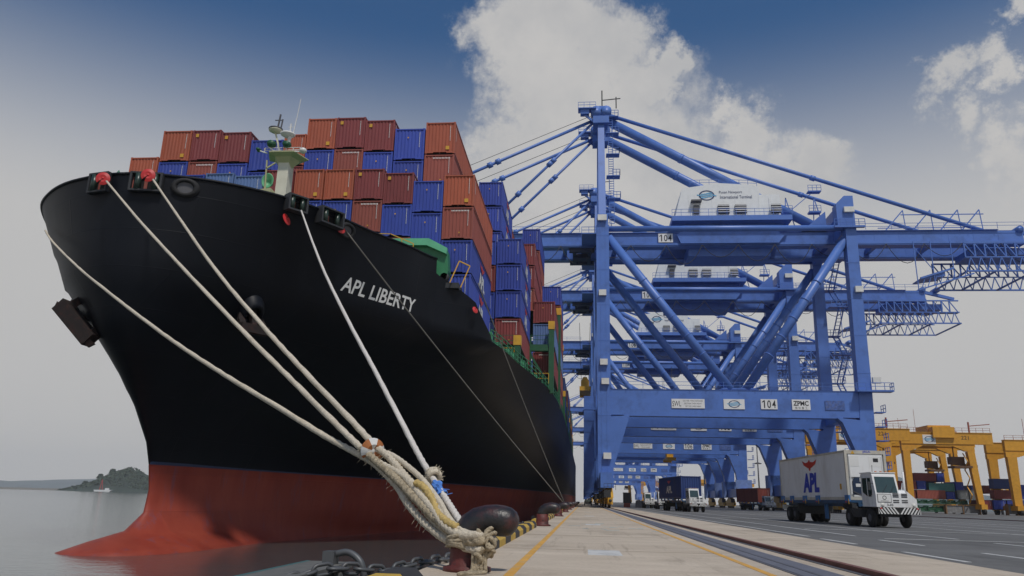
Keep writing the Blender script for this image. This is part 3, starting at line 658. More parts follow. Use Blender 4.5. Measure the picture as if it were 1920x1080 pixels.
c0 = crane_base(YC[0], CR_LAB[0]); crane_body(c0); index_kids(); kids0 = list(KIDS[c0.name])
CRANES = [c0]
for Y, lb in zip(YC[1:], CR_LAB[1:]):
    c = c0.copy(); COL.objects.link(c); c.location = (XW, Y, 0); c['label'] = lb
    for ch in kids0:
        d = ch.copy(); COL.objects.link(d); d.parent = c
        for g in KIDS.get(ch.name, []): e = g.copy(); COL.objects.link(e); e.parent = d
    CRANES.append(c)
for k, c in enumerate(CRANES): crane_signs(c, str(104+k))
# spreaders hanging from the cranes on their ropes
def spreader(loc, top, label, load=False):
    t = empty('spreader', loc, label, 'spreader', 'container spreaders hanging from the cranes')
    b = MB(); b.box(-1.2, 1.2, -6, 6, 0, .5); b.box(-.9, .9, -2, 2, .5, 2.2); b.box(-1.2, 1.2, -6, -5.5, -.4, 0); b.box(-1.2, 1.2, 5.5, 6, -.4, 0); b.prism([(-.9, 2.2), (-.4, 3.2), (.4, 3.2), (.9, 2.2)], -1.5, 1.5); b.build('frame', M_yellow, t)
    b = MB()
    for x in (-.8, .8):
        for y in (-1.5, 1.5): b.tube([(x, y, 2.2), (x*1.5, y*1.6, top-loc[2])], .05, 4)
    b.build('hoist_rope', M_dark, t); return t
spreader((0.4, YC[1]+9, 24.2), 39.5, 'yellow spreader with a grey container under it beside the waterside legs')
spreader((24.5, YC[2]+9, 12.8), 39.5, 'brown yellow spreader hanging in the middle of the portal of crane 106')

# ------------------------------------------------------------------ the ship
SX = -24.9
AFT = [(85, 9.8), (100, 12.2), (128, 15.7), (160, 18.7), (200, 21.0), (265, 22.3)]
LV = [
 (-4.0, [(37.6, 0), (37.9, 1.2), (38.5, 2.4), (41, 3.2), (50, 3.5), (60, 4.4), (70, 6.6)] + AFT),
 (-2.3, [(37.8, 0), (37.95, .9), (38.4, 1.7), (39.2, 2.4), (40.8, 3.0), (43, 3.3), (50, 3.4), (60, 4.4), (70, 6.6)] + AFT),
 (-1.8, [(39.3, 0), (39.6, .9), (40.8, 1.7), (43, 2.2), (46, 2.5), (50, 2.9), (60, 4.3), (70, 6.7)] + AFT),
 (-1.3, [(41.7, 0), (42.3, .7), (44, 1.3), (50, 2.5), (60, 4.3), (70, 6.9)] + AFT),
 (-.3, [(42.95, 0), (43.6, .4), (50, 2.2), (60, 4.5), (70, 7.1)] + AFT),
 (1.0, [(43.1, 0), (43.7, .3), (50, 2.1), (60, 4.6), (70, 7.3), (85, 10.2), (100, 12.6), (128, 16.1), (160, 19), (200, 21.2), (265, 22.3)]),
 (2.4, [(42.7, 0), (43.3, .3), (50, 2.2), (60, 4.9), (70, 7.6), (85, 10.7), (100, 13.1), (128, 16.6), (160, 19.3), (200, 21.4), (265, 22.3)]),
 (3.6, [(42.2, 0), (42.8, .4), (50, 2.8), (60, 6.0), (70, 9.0), (85, 12.2), (100, 14.6), (128, 17.9), (160, 20.2), (200, 21.8), (265, 22.3)]),
 (5.5, [(40.8, 0), (41.3, .6), (45, 2.3), (50, 4.4), (55, 6.6), (60, 8.6), (70, 11.6), (85, 14.8), (100, 17), (128, 19.8), (160, 21.4), (200, 22.1), (265, 22.3)]),
 (7.4, [(39.1, 0), (39.6, .9), (42, 2.1), (46, 4.1), (50, 6.0), (55, 8.8), (60, 11.2), (70, 14.4), (85, 17.3), (100, 19.1), (128, 21), (160, 22), (265, 22.3)]),
 (9.2, [(37.2, 0), (37.6, 1.0), (39, 2.1), (41.5, 3.4), (45, 5.0), (50, 7.8), (55, 11.2), (60, 13.9), (70, 17.2), (85, 19.6), (100, 20.9), (128, 22), (265, 22.3)]),
 (12.2, [(36.3, 0), (36.5, 1.3), (37.2, 2.7), (38.4, 4.0), (40.3, 5.4), (43, 7.3), (46, 9.7), (50, 12.8), (51.7, 14.0), (53.2, 15.8), (55, 18.0), (59, 18.8), (64, 19.3), (71, 20.3), (80, 21.3), (90, 21.9), (113, 22.25), (265, 22.35)]),
 (17.6, [(36.2, 0), (36.3, 1.1), (36.6, 2.4), (37.4, 4.4), (38.7, 6.3), (40.5, 8.1), (43.2, 9.8), (46, 11.2), (48.8, 12.9), (51.7, 14.35), (53.2, 16.4), (54.2, 17.6), (55, 18.1), (59, 18.8), (64, 19.3), (71, 20.3), (80, 21.3), (90, 21.9), (113, 22.25), (265, 22.35)])]
EDGE = [(36, 17.65), (51.69, 17.55), (51.75, 16.55), (52.5, 16.05), (53.2, 15.5), (53.8, 14.9), (54.2, 13.9), (55.2, 12.3), (56, 12.2), (300, 12.2)]
def smoothb(tab, y):
    ys = [p[0] for p in tab]; bs = [p[1] for p in tab]
    if y <= ys[0]: return 0.0
    i = min(max(np.searchsorted(ys, y) - 1, 0), len(ys)-2)
    def sl(j):                                                     # slopes that keep the curve from overshooting
        if j <= 0 or j >= len(ys)-1: k_ = min(max(j, 0), len(ys)-2) if j <= 0 else len(ys)-2; return (bs[k_+1]-bs[k_])/(ys[k_+1]-ys[k_])
        a = (bs[j]-bs[j-1])/(ys[j]-ys[j-1]); c = (bs[j+1]-bs[j])/(ys[j+1]-ys[j]); return 0 if a*c <= 0 else 2*a*c/(a+c)
    h = ys[i+1]-ys[i]; t = (y-ys[i])/h; m0, m1 = sl(i)*h, sl(i+1)*h
    if i == 0: return bs[0] + (bs[1]-bs[0])*math.sqrt(max(t, 0))
    return (2*t**3-3*t*t+1)*bs[i] + (t**3-2*t*t+t)*m0 + (-2*t**3+3*t*t)*bs[i+1] + (t**3-t*t)*m1
def level_row(z, tab, n_t):
    y0 = tab[0][0]
    return [(y0 + (265-y0)*t, ) for t in n_t]
YG = sorted(set([36.2 + 9*(k/26)**2 for k in range(27)] + [45.2 + .75*k for k in range(1, 16)] + [51.69, 51.75, 53.8, 54.2, 55.2] + [57 + 2.2*k for k in range(12)] + [83 + 7*k for k in range(27)]))
ZL = [l[0] for l in LV]
def curve_at(z):
    """the waterline curve at height z, blended between the two nearest given levels by distance aft of the stem"""
    z = min(max(z, ZL[0]), ZL[-1]); i = min(max(np.searchsorted(ZL, z) - 1, 0), len(ZL)-2); t = (z-ZL[i])/(ZL[i+1]-ZL[i])
    A, B_ = LV[i][1], LV[i+1][1]; y0 = A[0][0]*(1-t) + B_[0][0]*t
    def f(y):
        d = (y-y0); k_ = max(0.0, 1 - d/14.0)
        return smoothb(A, y + (A[0][0]-y0)*k_)*(1-t) + smoothb(B_, y + (B_[0][0]-y0)*k_)*t
    return y0, f
LIMY = [38, 40, 42, 45, 48, 50, 55, 60, 70, 85, 100]
LIM = [(5.5, [0, .3, .7, 2.4, 4.1, 5.2, 8.1, 10.9, 16.6, 25, 33]), (7.4, [0.1, .5, 1.6, 3.2, 4.9, 6.0, 8.8, 11.6, 17.3, 25.9, 34]), (9.2, [.7, 1.7, 2.7, 4.3, 5.9, 6.9, 9.7, 12.4, 18, 26, 35]),
       (12.2, [3.8, 4.9, 5.9, 7.1, 8.4, 9.2, 11.6, 14.2, 19.5, 27.8, 36]), (15, [5.5, 6.7, 8.0, 9.6, 11.3, 12.3, 14.6, 16.6, 21.4, 29, 37]), (17.6, [8.3, 8.8, 9.6, 11.3, 12.9, 14.2, 16.9, 19.5, 23.9, 31, 38])]
def offside(y, z, b_):
    """the seaward side is a little finer than the quay side between the flare and the shoulder"""
    if z < 5.5 or y > 100: return b_
    v = [float(np.interp(y, LIMY, l[1])) for l in LIM]
    return min(b_, float(np.interp(z, [l[0] for l in LIM], v)) + (0 if y > 41 else (41-y)*1.2))
def stem_y(z): return curve_at(z)[0]
ZR = [-4, -3, -2.3, -2.05, -1.8, -1.55, -1.3, -.8, -.3, .35, 1.0, 1.7, 2.4, 3.0, 3.6, 4.5, 5.5, 6.4, 7.4, 8.3, 9.2, 10.2, 11.2, 12.2]
FR_ = [.2, .4, .6, .8, 1.0]
tt = [0.0]
for y in YG[1:]: tt.append(y)
cols = []
for y in YG:
    e = float(np.interp(y, [p[0] for p in EDGE], [p[1] for p in EDGE]))
    cols.append((y, e))
def hull_mesh():
    vs = []; fs = []; mi = []
    rows = len(ZR) + len(FR_)
    for sgn in (1, -1):
        o = len(vs)
        for (y, e) in cols:
            for r in range(rows):
                z = ZR[r] if r < len(ZR) else 12.2 + max(e-12.2, 0)*FR_[r-len(ZR)]
                y0, f = curve_at(z)
                yy = y0 + (y-36.2)*(1 + 0) if False else y0 + (y-36.2)*(265-y0)/(265-36.2)
                vs.append((SX + (f(yy) if sgn > 0 else -offside(yy, z, f(yy))), yy, z))
        for i in range(len(cols)-1):
            for r in range(rows-1):
                a = o + i*rows + r; q = (a, a+rows, a+rows+1, a+1)
                if vs[a+1][2]-vs[a][2] < 1e-5 and vs[a+rows+1][2]-vs[a+rows][2] < 1e-5: continue
                fs.append(q if sgn > 0 else q[::-1]); mi.append(0 if r < 12 else 1)
    # transom
    return vs, fs, mi
hv, hf, hmi = hull_mesh()
hull_bvh = BVHTree.FromPolygons(hv, hf)
def paint_mat(name, lower):
    m = bpy.data.materials.new(name); m.use_nodes = True; t = m.node_tree; n = t.nodes; l = t.links; p = n['Principled BSDF']
    co = n.new('ShaderNodeTexCoord')
    def nz(s_, st, d_=8):
        mp = n.new('ShaderNodeMapping'); mp.inputs['Scale'].default_value = st; l.new(co.outputs['Object'], mp.inputs[0])
        z = n.new('ShaderNodeTexNoise'); z.inputs['Scale'].default_value = s_; z.inputs['Detail'].default_value = d_; z.inputs['Roughness'].default_value = .65; l.new(mp.outputs[0], z.inputs['Vector']); return z.outputs['Fac']
    def ramp(x, lo, hi, a=0.0, b=1.0):
        r = n.new('ShaderNodeMapRange'); r.inputs['From Min'].default_value = lo; r.inputs['From Max'].default_value = hi; r.inputs['To Min'].default_value = a; r.inputs['To Max'].default_value = b; l.new(x, r.inputs['Value']); return r.outputs[0]
    def mix(f, a, b):
        x = n.new('ShaderNodeMix'); x.data_type = 'RGBA'; l.new(f, x.inputs['Factor'])
        for k, v in (('A', a), ('B', b)):
            if isinstance(v, tuple): x.inputs[k].default_value = (*v, 1)
            else: l.new(v, x.inputs[k])
        return x.outputs['Result']
    if lower:
        c = mix(ramp(nz(0.5, (1, 1, .35)), .35, .7), (0.24, 0.032, 0.018), (0.31, 0.055, 0.03))
        c = mix(ramp(nz(1.2, (1, 1, .22)), .56, .68, 0, .6), c, (0.17, 0.065, 0.09))      # faded bluish scrapes
        c = mix(ramp(nz(2.2, (1, 1, .08)), .6, .72, 0, .55), c, (0.12, 0.02, 0.012))
        p.inputs['Roughness'].default_value = .6
    else:
        c = mix(ramp(nz(0.25, (1, 1, .6)), .35, .7), (0.0022, 0.0035, 0.007), (0.005, 0.0068, 0.0115))
        c = mix(ramp(nz(1.4, (1, 1, .15)), .56, .75, 0, .5), c, (0.009, 0.011, 0.015))
        p.inputs['Roughness'].default_value = .5
        sep_ = n.new('ShaderNodeSeparateXYZ'); l.new(co.outputs['Object'], sep_.inputs[0])
    l.new(c, p.inputs['Base Color'])
    sp_ = n.new('ShaderNodeSeparateXYZ'); l.new(co.outputs['Object'], sp_.inputs[0]); cb_ = n.new('ShaderNodeCombineXYZ'); l.new(sp_.outputs['Y'], cb_.inputs['X']); l.new(sp_.outputs['Z'], cb_.inputs['Y'])
    bt = n.new('ShaderNodeTexBrick'); bt.inputs['Scale'].default_value = 1.0; bt.inputs['Brick Width'].default_value = 6.5; bt.inputs['Row Height'].default_value = 2.1; bt.inputs['Mortar Size'].default_value = .03; bt.inputs['Mortar Smooth'].default_value = .6
    bt.inputs['Color1'].default_value = (.42, .42, .42, 1); bt.inputs['Color2'].default_value = (.58, .58, .58, 1); bt.inputs['Mortar'].default_value = (.5, .5, .5, 1); l.new(cb_.outputs[0], bt.inputs['Vector'])
    sc_ = n.new('ShaderNodeMapRange'); sc_.inputs['To Min'].default_value = .55; sc_.inputs['To Max'].default_value = 1.45; l.new(bt.outputs['Color'], sc_.inputs['Value'])
    vm_ = n.new('ShaderNodeVectorMath'); vm_.operation = 'SCALE'; l.new(c, vm_.inputs[0]); l.new(sc_.outputs[0], vm_.inputs['Scale']); l.new(vm_.outputs[0], p.inputs['Base Color'])
    hh_ = n.new('ShaderNodeMath'); hh_.operation = 'MULTIPLY_ADD'; l.new(bt.outputs['Fac'], hh_.inputs[0]); hh_.inputs[1].default_value = .35; l.new(nz(.35, (1, 1, 1), 2), hh_.inputs[2])
    bp = n.new('ShaderNodeBump'); bp.inputs['Strength'].default_value = .35; bp.inputs['Distance'].default_value = .07; l.new(hh_.outputs[0], bp.inputs['Height']); l.new(bp.outputs[0], p.inputs['Normal'])
    p.inputs['Specular IOR Level'].default_value = 0.4 if lower else 0.22
    return m
M_hullred = paint_mat('antifouling_red', True); M_hull = paint_mat('hull_black_blue', False)
ship = empty('container_ship', (SX, 60, WZ), 'large black hulled container ship with red bottom paint moored along the quay', 'ship')
SO = Vector((SX, 60, WZ))
def spart(mb, name, m, parent=None):
    """a ship part given in world coordinates"""
    mb.v = [(v[0]-SO.x, v[1]-SO.y, v[2]-SO.z) for v in mb.v]
    return mb.build(name, m, parent or ship)
b = MB(); b.smooth = True; b.v = hv; b.f = [list(f) for f in hf]; b.mi = hmi; b.sm = [True]*len(hf)
hull = spart(b, 'hull', [M_hullred, M_hull])
def hp(y, z, side=1):
    """a point on the hull's skin and the outward direction there (side 1 faces the quay)"""
    h = hull_bvh.ray_cast(Vector((SX + side*40, y, z)), Vector((-side, 0, 0)))
    if h[0] is None: return Vector((SX, stem_y(z), z)), Vector((0, -1, 0))
    nn = h[1]; nn = nn if nn.x*side > 0 else -nn
    return h[0], nn
# boot-top line, deck, bulwark inside
b = MB()
pts = []
for y in YG:
    y0, f = curve_at(2.42); yy = y0 + (y-36.2)*(265-y0)/(265-36.2); pts.append(Vector((SX + f(yy), yy, 2.42)))
for a, e in zip(pts[:-1], pts[1:]):
    o_ = Vector((.015, -.015, 0)); b.add([a+o_+Vector((0, 0, -.05)), e+o_+Vector((0, 0, -.05)), e+o_+Vector((.02, 0, .12)), a+o_+Vector((.02, 0, .12))], [(0, 1, 2, 3)])
spart(b, 'waterline_band', mat('waterline_blue', (0.015, 0.03, 0.08), .5))
b = MB(); vs = []; 
for y in YG:
    fwd = y < 51.6; y0, f = curve_at(12.0 if not fwd else 15.6); yy = y0 + (y-36.2)*(265-y0)/(265-36.2); hb = max(f(yy)-.3, 0); z = 15.7 if fwd else 11.9
    vs += [(SX-min(hb, offside(yy, z, hb)-.2 if hb > 1 else hb), yy, z), (SX+hb, yy, z)]
b.add(vs, [(2*i, 2*i+1, 2*i+3, 2*i+2) for i in range(len(YG)-1) if vs[2*i][2] == vs[2*i+2][2]]); spart(b, 'deck', M_green)
b = MB(); b.smooth = True
for sgn in (1, -1):                                              # bulwark cap rail along the forecastle edge
    pts = []
    for y in [y for y in YG if y <= 51.69]:
        e = 17.6; y0, f = curve_at(e); yy = y0 + (y-36.2)*(265-y0)/(265-36.2); pts.append((SX + (f(yy) if sgn > 0 else -offside(yy, e, f(yy))), yy, 17.62))
    b.tube(pts, .09, 6)
spart(b, 'cap_rail', M_hull)
# the name on the bow, laid on the skin
def hull_text(s, ya, za, yb, zb, h, off=.03, bold=0.0):
    vs, fs = text_verts(s, bold); mb = MB(); L2 = Vector((0, yb-ya, zb-za)); u = L2.normalized(); v = Vector((0, -u.z, u.y))
    out_ = []
    for a in vs:
        q = Vector((0, ya, za)) + L2*(a[0]+.5) + v*(a[1]*h); p, n_ = hp(q.y, q.z); out_.append(p + n_*off)
    mb.add(out_, fs); return mb
spart(hull_text('APL LIBERTY', 45.25, 13.95, 50.35, 13.72, 0.95, .03, .018), 'name_lettering', M_marking)
# green breakwater on the foredeck
b = MB(); b.m = 0
b.prism([(-36, 19.4), (-11.3, 19.25), (-9.95, 18.5), (-9.8, 16.9), (-10.2, 15.4), (-36, 15.4)], 52.3, 53.4)
b.m = 1; b.prism([(-36, 19.45), (-11.3, 19.30), (-9.9, 18.55), (-9.95, 18.1), (-11.45, 18.78), (-36, 18.95)], 51.95, 52.299)  # light on the top edge put into a paler green
spart(b, 'breakwater', [M_green, mat('lit_edge_green', (0.12, 0.45, 0.25), .5)])
b = MB(); b.rail([(-20, 50.9, 18.4), (-14, 51.2, 18.3), (-12.3, 51.4, 17.6)], 1.1, .06, 1.2); spart(b, 'guard_rail', M_yellow)
# mooring recess gear just aft of the break
b = MB(); b.lathe([(.3, -.2), (.36, -.15), (.36, .15), (.3, .2)], (-10.1, 52.5, 16.45), 14, 'y'); b.box(-11, -9.0, 52.3, 54, 15.6, 16.0); spart(b, 'opening_shade_disc', M_dark)  # dark disc painted for the shade of a round opening, on a base
b = MB(); b.bar((-9.6, 52.0, 15.9), (-9.0, 52.2, 17.6), .08); b.bar((-9.0, 52.2, 17.6), (-8.3, 52.8, 17.4), .08); b.bar((-8.3, 52.8, 17.4), (-8.9, 52.6, 15.7), .08); spart(b, 'roller_frame', M_yellow)
# foremast
MX, MY = -19.85, 45.2
b = MB(); b.bar((MX, MY, 15.9), (MX, MY, 22.3), .8, .95, .72, .85, up=(0, 1, 0)); mast = spart(b, 'foremast', mat('pale_cream_paint', (.66, .64, .53), .5, var=.06, dirt=(.35, .3, .2), dirt_amt=.4))
def mast_part(mb, name, m, parent):
    mb.v = [(MX + (v[0]-MX)*.76, MY + (v[1]-MY)*.76, (22.45 + (v[2]-22.45)*.62) if v[2] > 22.45 else v[2]) for v in mb.v]
    return spart(mb, name, m, parent)
b = MB(); n = 10; vs = []; prof = [(0.5, 22.0), (1.05, 22.6), (1.65, 22.85), (1.65, 22.95), (.5, 22.8)]
for k in range(n):
    t = 2*math.pi*(k+.5)/n; kk = 1.0 if k % 2 == 0 else .82
    for (r, z) in prof: vs.append((MX + r*kk*math.cos(t)*1.15, MY + r*kk*math.sin(t), z))
m5 = len(prof); b.add(vs, [(k*m5+j, ((k+1) % n)*m5+j, ((k+1) % n)*m5+j+1, k*m5+j+1) for k in range(n) for j in range(m5-1)])
pf = mast_part(b, 'mast_platform', mat('green_cream_paint', (.42, .42, .24), .5, var=.1), mast)
b = MB(); b.rail([(MX-1.6, MY-1.1, 22.9), (MX+1.6, MY-1.1, 22.9)], .55, .05, .6); b.bar((MX-.6, MY-1, 22.9), (MX-1.3, MY-1.1, 23.6), .12); b.bar((MX+1.1, MY-1.1, 23), (MX+2.0, MY-1.1, 22.9), .12); b.bar((MX-1.4, MY-1, 22.9), (MX-2.1, MY-1, 23.2), .12); mast_part(b, 'rail', M_marking, mast)
b = MB(); b.lathe([(.3, -.25), (.42, .1), (.38, .3)], (MX-1.05, MY-1.2, 23.9), 12, 'y'); b.lathe([(.3, -.25), (.38, .1), (.34, .3)], (MX+.35, MY-1.2, 23.8), 12, 'y'); b.lathe([(.15, -.2), (.22, .2)], (MX-2.2, MY-1.1, 23.3), 10, 'y'); mast_part(b, 'searchlight', M_dgreen, mast)
b = MB(); b.ball((MX+1.9, MY-1.2, 23.0), .33); mast_part(b, 'lamp', M_lamp, mast)
b = MB(); b.bar((MX+.2, MY-.6, 23.9), (MX+.35, MY-.6, 25.2), .22); b.lathe([(.15, 0), (.62, .35), (.66, .5)], (MX+.1, MY-.6, 24.9), 14); b.bar((MX+.6, MY-.6, 25.4), (MX+.75, MY-.6, 27.2), .07); b.bar((MX+.75, MY-.6, 27), (MX+.95, MY-.6, 29.6), .05); b.bar((MX+.3, MY-.6, 25.5), (MX+.3, MY-.6, 26.6), .1); b.bar((MX+.1, MY-.6, 26.2), (MX+.5, MY-.6, 26.2), .06); mast_part(b, 'antenna', M_marking, mast)
b = MB(); b.m = 0; b.lathe([(.15, 0), (.6, .3), (.6, .42)], (MX-1.15, MY-.4, 25.6), 14); b.m = 1; b.lathe([(.62, .43), (.62, .58)], (MX-1.15, MY-.4, 25.6), 14); b.bar((MX-1.0, MY-.4, 26.1), (MX-.85, MY-.4, 27.9), .12); b.bar((MX-1.3, MY-.4, 27.2), (MX-.6, MY-.4, 27.2), .08); b.bar((MX-.7, MY-.4, 26.1), (MX-.6, MY-.4, 27.3), .1); b.m = 0; b.bar((MX-.5, MY-.3, 23.2), (MX-1.15, MY-.4, 25.7), .14); mast_part(b, 'radar_scanner', [M_cream, M_gun], mast)
b = MB(); b.lathe([(.15, .5), (.3, .1), (.55, -.35), (.48, -.36), (.2, .0)], (MX-1.15, MY-.5, 20.8), 16, 'y'); mast_part(b, 'fog_horn', mat('horn_green_paint', (.12, .4, .2), .5), mast)
b = MB(); b.prism([(MX-.4, 18.6), (MX-2.0, 19.6), (MX-2.1, 19.9), (MX-.4, 20.1)], MY-1.1, MY+.8); b.bar((MX-.9, MY-.8, 20.0), (MX-1.0, MY-.8, 22.2), .08); b.bar((MX-.4, MY-.8, 22.0), (MX-1.0, MY-.8, 21.6), .08); spart(b, 'mast_platform', mat('green_cream_paint', (.42, .42, .24)), mast)
b = MB(); b.lathe([(.9, 15.9-17.9), (.95, .6-1.2), (.7, -.2)], (-22.1, 44.0, 18.5), 16); b.rail([(-22.9, 43.6, 18.3), (-21.3, 43.6, 18.3)], .6, .04, .4); spart(b, 'ventilator', M_green)
for x, z in ((-27.2, 17.9), (-26.4, 17.8)):
    b = MB(); b.lathe([(.28, -1.4), (.30, .1), (.2, .35), (.08, .5), (.09, 1.0), (.02, 1.15)], (x, 38.8, z), 10); spart(b, 'ventilator', mat('vent_green', (.05, .16, .1)))
# openings in the bulwark with rollers: the shade inside painted as a black plate, with a dark frame
def hx(x, z):
    """a point on the bow's skin met from ahead"""
    h = hull_bvh.ray_cast(Vector((x, 10, z)), Vector((0, 1, 0)))
    n_ = h[1]; n_ = n_ if n_.y < 0 else -n_
    return h[0], n_
def opening(xa, xb, z0, z1, proud=0.42):
    A, na = hx(xa, (z0+z1)/2); B2, nb_ = hx(xb, (z0+z1)/2); n_ = (na + nb_); n_.z = 0; n_.normalize(); u = (B2-A); u.z = 0; ln = u.length; u.normalize()
    mid = hx((xa+xb)/2, (z0+z1)/2)[0]; c_ = (A+B2)/2; c_ += n_*max((mid-c_).dot(n_), 0); zc = (z0+z1)/2; h_ = (z1-z0)/2; c_.z = zc
    def P(a, e, d): return c_ + u*a + Vector((0, 0, e)) + n_*d
    m_ = MB(); m_.m = 0
    def bx(a0, a1, e0, e1, d0, d1):
        m_.add([P(a, e, d) for d in (d0, d1) for (a, e) in ((a0, e0), (a1, e0), (a1, e1), (a0, e1))], [(0, 3, 2, 1), (4, 5, 6, 7), (0, 1, 5, 4), (1, 2, 6, 5), (2, 3, 7, 6), (3, 0, 4, 7)])
    l2 = ln/2; pr = proud
    bx(-l2, l2, -h_, h_, -.1, .05); m_.m = 1
    bx(-l2, -l2+.12, -h_, h_, .051, pr); bx(l2-.12, l2, -h_, h_, .051, pr); bx(-l2+.121, l2-.121, -h_, -h_+.1, .051, pr); bx(-l2+.121, l2-.121, h_-.09, h_, .051, pr)
    m_.m = 2; m_.tube([P(-l2*.5, -h_+.1, pr*.6), P(-l2*.5, h_-.1, pr*.6)], .17, 10); m_.tube([P(l2*.55, -h_+.1, pr*.6), P(l2*.55, h_-.1, pr*.6)], .15, 10)
    m_.m = 3; bx(-l2*.15, l2*.05, -h_+.15, h_-.2, .051, .07); bx(-l2*.92, -l2*.8, -h_+.2, h_-.25, .051, .07)
    return spart(m_, 'fairlead', [mat('opening_shade_black', (.004, .004, .005), .9), M_dark, mat('roller_dark_green', (.02, .04, .03), .35), M_brown])
opening(-27.05, -25.75, 16.55, 17.7, .28); opening(-24.55, -22.85, 16.55, 17.65, .28)
opening(-17.4, -16.6, 16.85, 17.85, .55); opening(-16.1, -15.2, 16.75, 17.8, .55)
def round_chock(x, z, r=.38):
    p, n_ = hx(x, z); m_ = MB(); u = Vector((0, 0, 1)).cross(n_).normalized(); v = n_.cross(u)
    k = 20; vs = []; prof = [(r*1.75, .02), (r*1.6, .16), (r*1.15, .2), (r, .12), (r*.95, .03)]
    for j in range(k):
        t = 2*math.pi*j/k
        for (rr, d) in prof: vs.append(p + (u*math.cos(t)*1.15 + v*math.sin(t)*.85)*rr + n_*d)
    q = len(prof); m_.m = 0; m_.smooth = True; m_.add(vs, [(j*q+i, ((j+1) % k)*q+i, ((j+1) % k)*q+i+1, j*q+i+1) for j in range(k) for i in range(q-1)])
    m_.m = 1; m_.add([p + (u*math.cos(2*math.pi*j/k)*1.15 + v*math.sin(2*math.pi*j/k)*.85)*r + n_*.05 for j in range(k)], [list(range(k))])
    return spart(m_, 'mooring_chock', [M_black, M_gun])
round_chock(-21.8, 17.02); round_chock(-14.9, 17.05, .36)
# hawse bolsters with their anchors
def anchor_set(x, z, side, q_=1.0):
    p, n_ = hp_any(x, z); u = Vector((0, 0, 1)).cross(n_).normalized(); v = n_.cross(u).normalized()
    m_ = MB(); m_.smooth = True; k = 18; vs = []; bq = .8 if q_ < 1 else 1.0; prof = [(1.5*bq, -.35), (1.35*bq, .15), (1.15*bq, .6*bq), (.9*bq, .8*bq), (.75*bq, .65*bq), (.7*bq, .2)]
    for j in range(k):
        t = 2*math.pi*j/k
        for (rr, d) in prof: vs.append(p + (u*math.cos(t)*.85 + v*math.sin(t)*1.05)*rr*.8 + n_*d + Vector((0, 0, -.25*d)))
    q = len(prof); m_.add(vs, [(j*q+i, ((j+1) % k)*q+i, ((j+1) % k)*q+i+1, j*q+i+1) for j in range(k) for i in range(q-1)]); 
    spart(m_, 'hawse_bolster', M_hull)
    if side > 0:
        a0 = p + n_*.9*q_ + Vector((0, 0, -.3)); dn = (n_*.35 + Vector((0, 0, -1))).normalized(); w_ = dn.cross(u).normalized(); hc = a0 + dn*1.1*q_; up_ = -dn; cr = u
    else:
        hc = Vector((-27.55, 38.0, 9.65)); cr = Vector((-.72, 0, .69)); up_ = Vector((.50, .25, .82)).normalized(); w_ = Vector((0, 1, 0)); dn = -up_
    m_ = MB(); m_.bar(p + n_*.3, hc, .5*q_, .5*q_)
    m_.bar(hc - cr*1.45*q_, hc + cr*1.45*q_, .75*q_, .8*q_)                                   # crown
    for s_ in (-1, 1):
        f0 = hc + cr*1.1*s_*q_; f1 = f0 + up_*.8*q_ + w_*-.3*q_*side
        m_.bar(f0, f1, .7*q_, .45*q_, .6*q_, .4*q_); m_.bar(f1, f0 + up_*1.6*q_ - w_*.5*q_*side, .7*q_, .36*q_, .1, .1)
        m_.bar(hc + cr*1.45*s_*q_, hc + cr*1.45*s_*q_ + dn*.35*q_, .5*q_, .5*q_, .3*q_, .3*q_)
    spart(m_, 'anchor', mat('rusty_anchor_iron', (.014, .008, .007), .8, var=.4, nscale=4, dirt=(.08, .022, .012), dirt_amt=.6, dscale=2.5))
def hp_any(x, z): return hx(x, z)
anchor_set(-19.45, 11.35, 1, .62); anchor_set(-29.9, 11.35, -1)
# deck rail, lockers and pillars along the quay side
def deck_edge(y, z=12.2, inset=.15):
    p, n_ = hp(y, min(z, 12.1)); return Vector((p.x - inset, y, z))
b = MB(); pts = [deck_edge(y) for y in [56 + 2.0*k for k in range(60)]]; b.rail(pts, 1.15, .06, 1.0, 3); spart(b, 'deck_rail', M_green)
b = MB()
for k, y in enumerate([57.5, 60, 64.5, 66, 70, 74, 76.5, 80, 83, 88, 91, 95, 99, 104, 108, 113, 118, 124, 131, 138, 146, 155]):
    p = deck_edge(y, 12.2, .9); h_ = random.choice((.8, 1.0, 1.3)); b.box(p.x-.4, p.x+.3, y, y + random.choice((.8, 1.6)), 12.2, 12.2 + h_)
spart(b, 'deck_locker', mat('pale_deck_green', (.07, .33, .17), .5))
def bridge(y, xr, top, beam, yel=True):
    m_ = MB(); m_.m = 0
    for x in (xr-.25, xr-2.75, xr-6, xr-11): m_.box(x-.28, x+.28, y-.4, y+.4, 12.0, top - (0 if x > xr-1 else .8)); 
    m_.box(xr-20, xr-.6, y-.35, y+.35, beam-.7, beam); (m_.box(xr-20, xr-.6, y-.3, y+.3, beam-5.0, beam-4.7) if beam > 17.2 else None)
    m_.bar((xr-.3, y, 12.5), (xr-2.6, y, beam-1), .25); m_.rail([(xr-8, y-.4, beam), (xr-.6, y-.4, beam)], 1.0, .05, 1.2)
    m_.m = 1; m_.box(xr-.6, xr+.1, y-.45, y+.45, top+.001, top+.9)
    m_.rail([(xr-6, y-.5, max(beam-4.7, 13.0)), (xr-.5, y-.5, max(beam-4.7, 13.0))], 1.1, .06, 1.3)
    spart(m_, 'lashing_bridge', [M_dgreen, M_yellow])
bridge(81.6, -3.2, 19.0, 17.3); bridge(67.6, -5.7, 14.4, 14.3); bridge(95.6, -2.9, 24.0, 20.4)
for y in (109.6, 123.6, 137.6, 151.6, 165.6, 179.6, 193.6, 207.6, 221.6): bridge(y, -2.95, 17.2 if y > 120 else 22, 16.4)

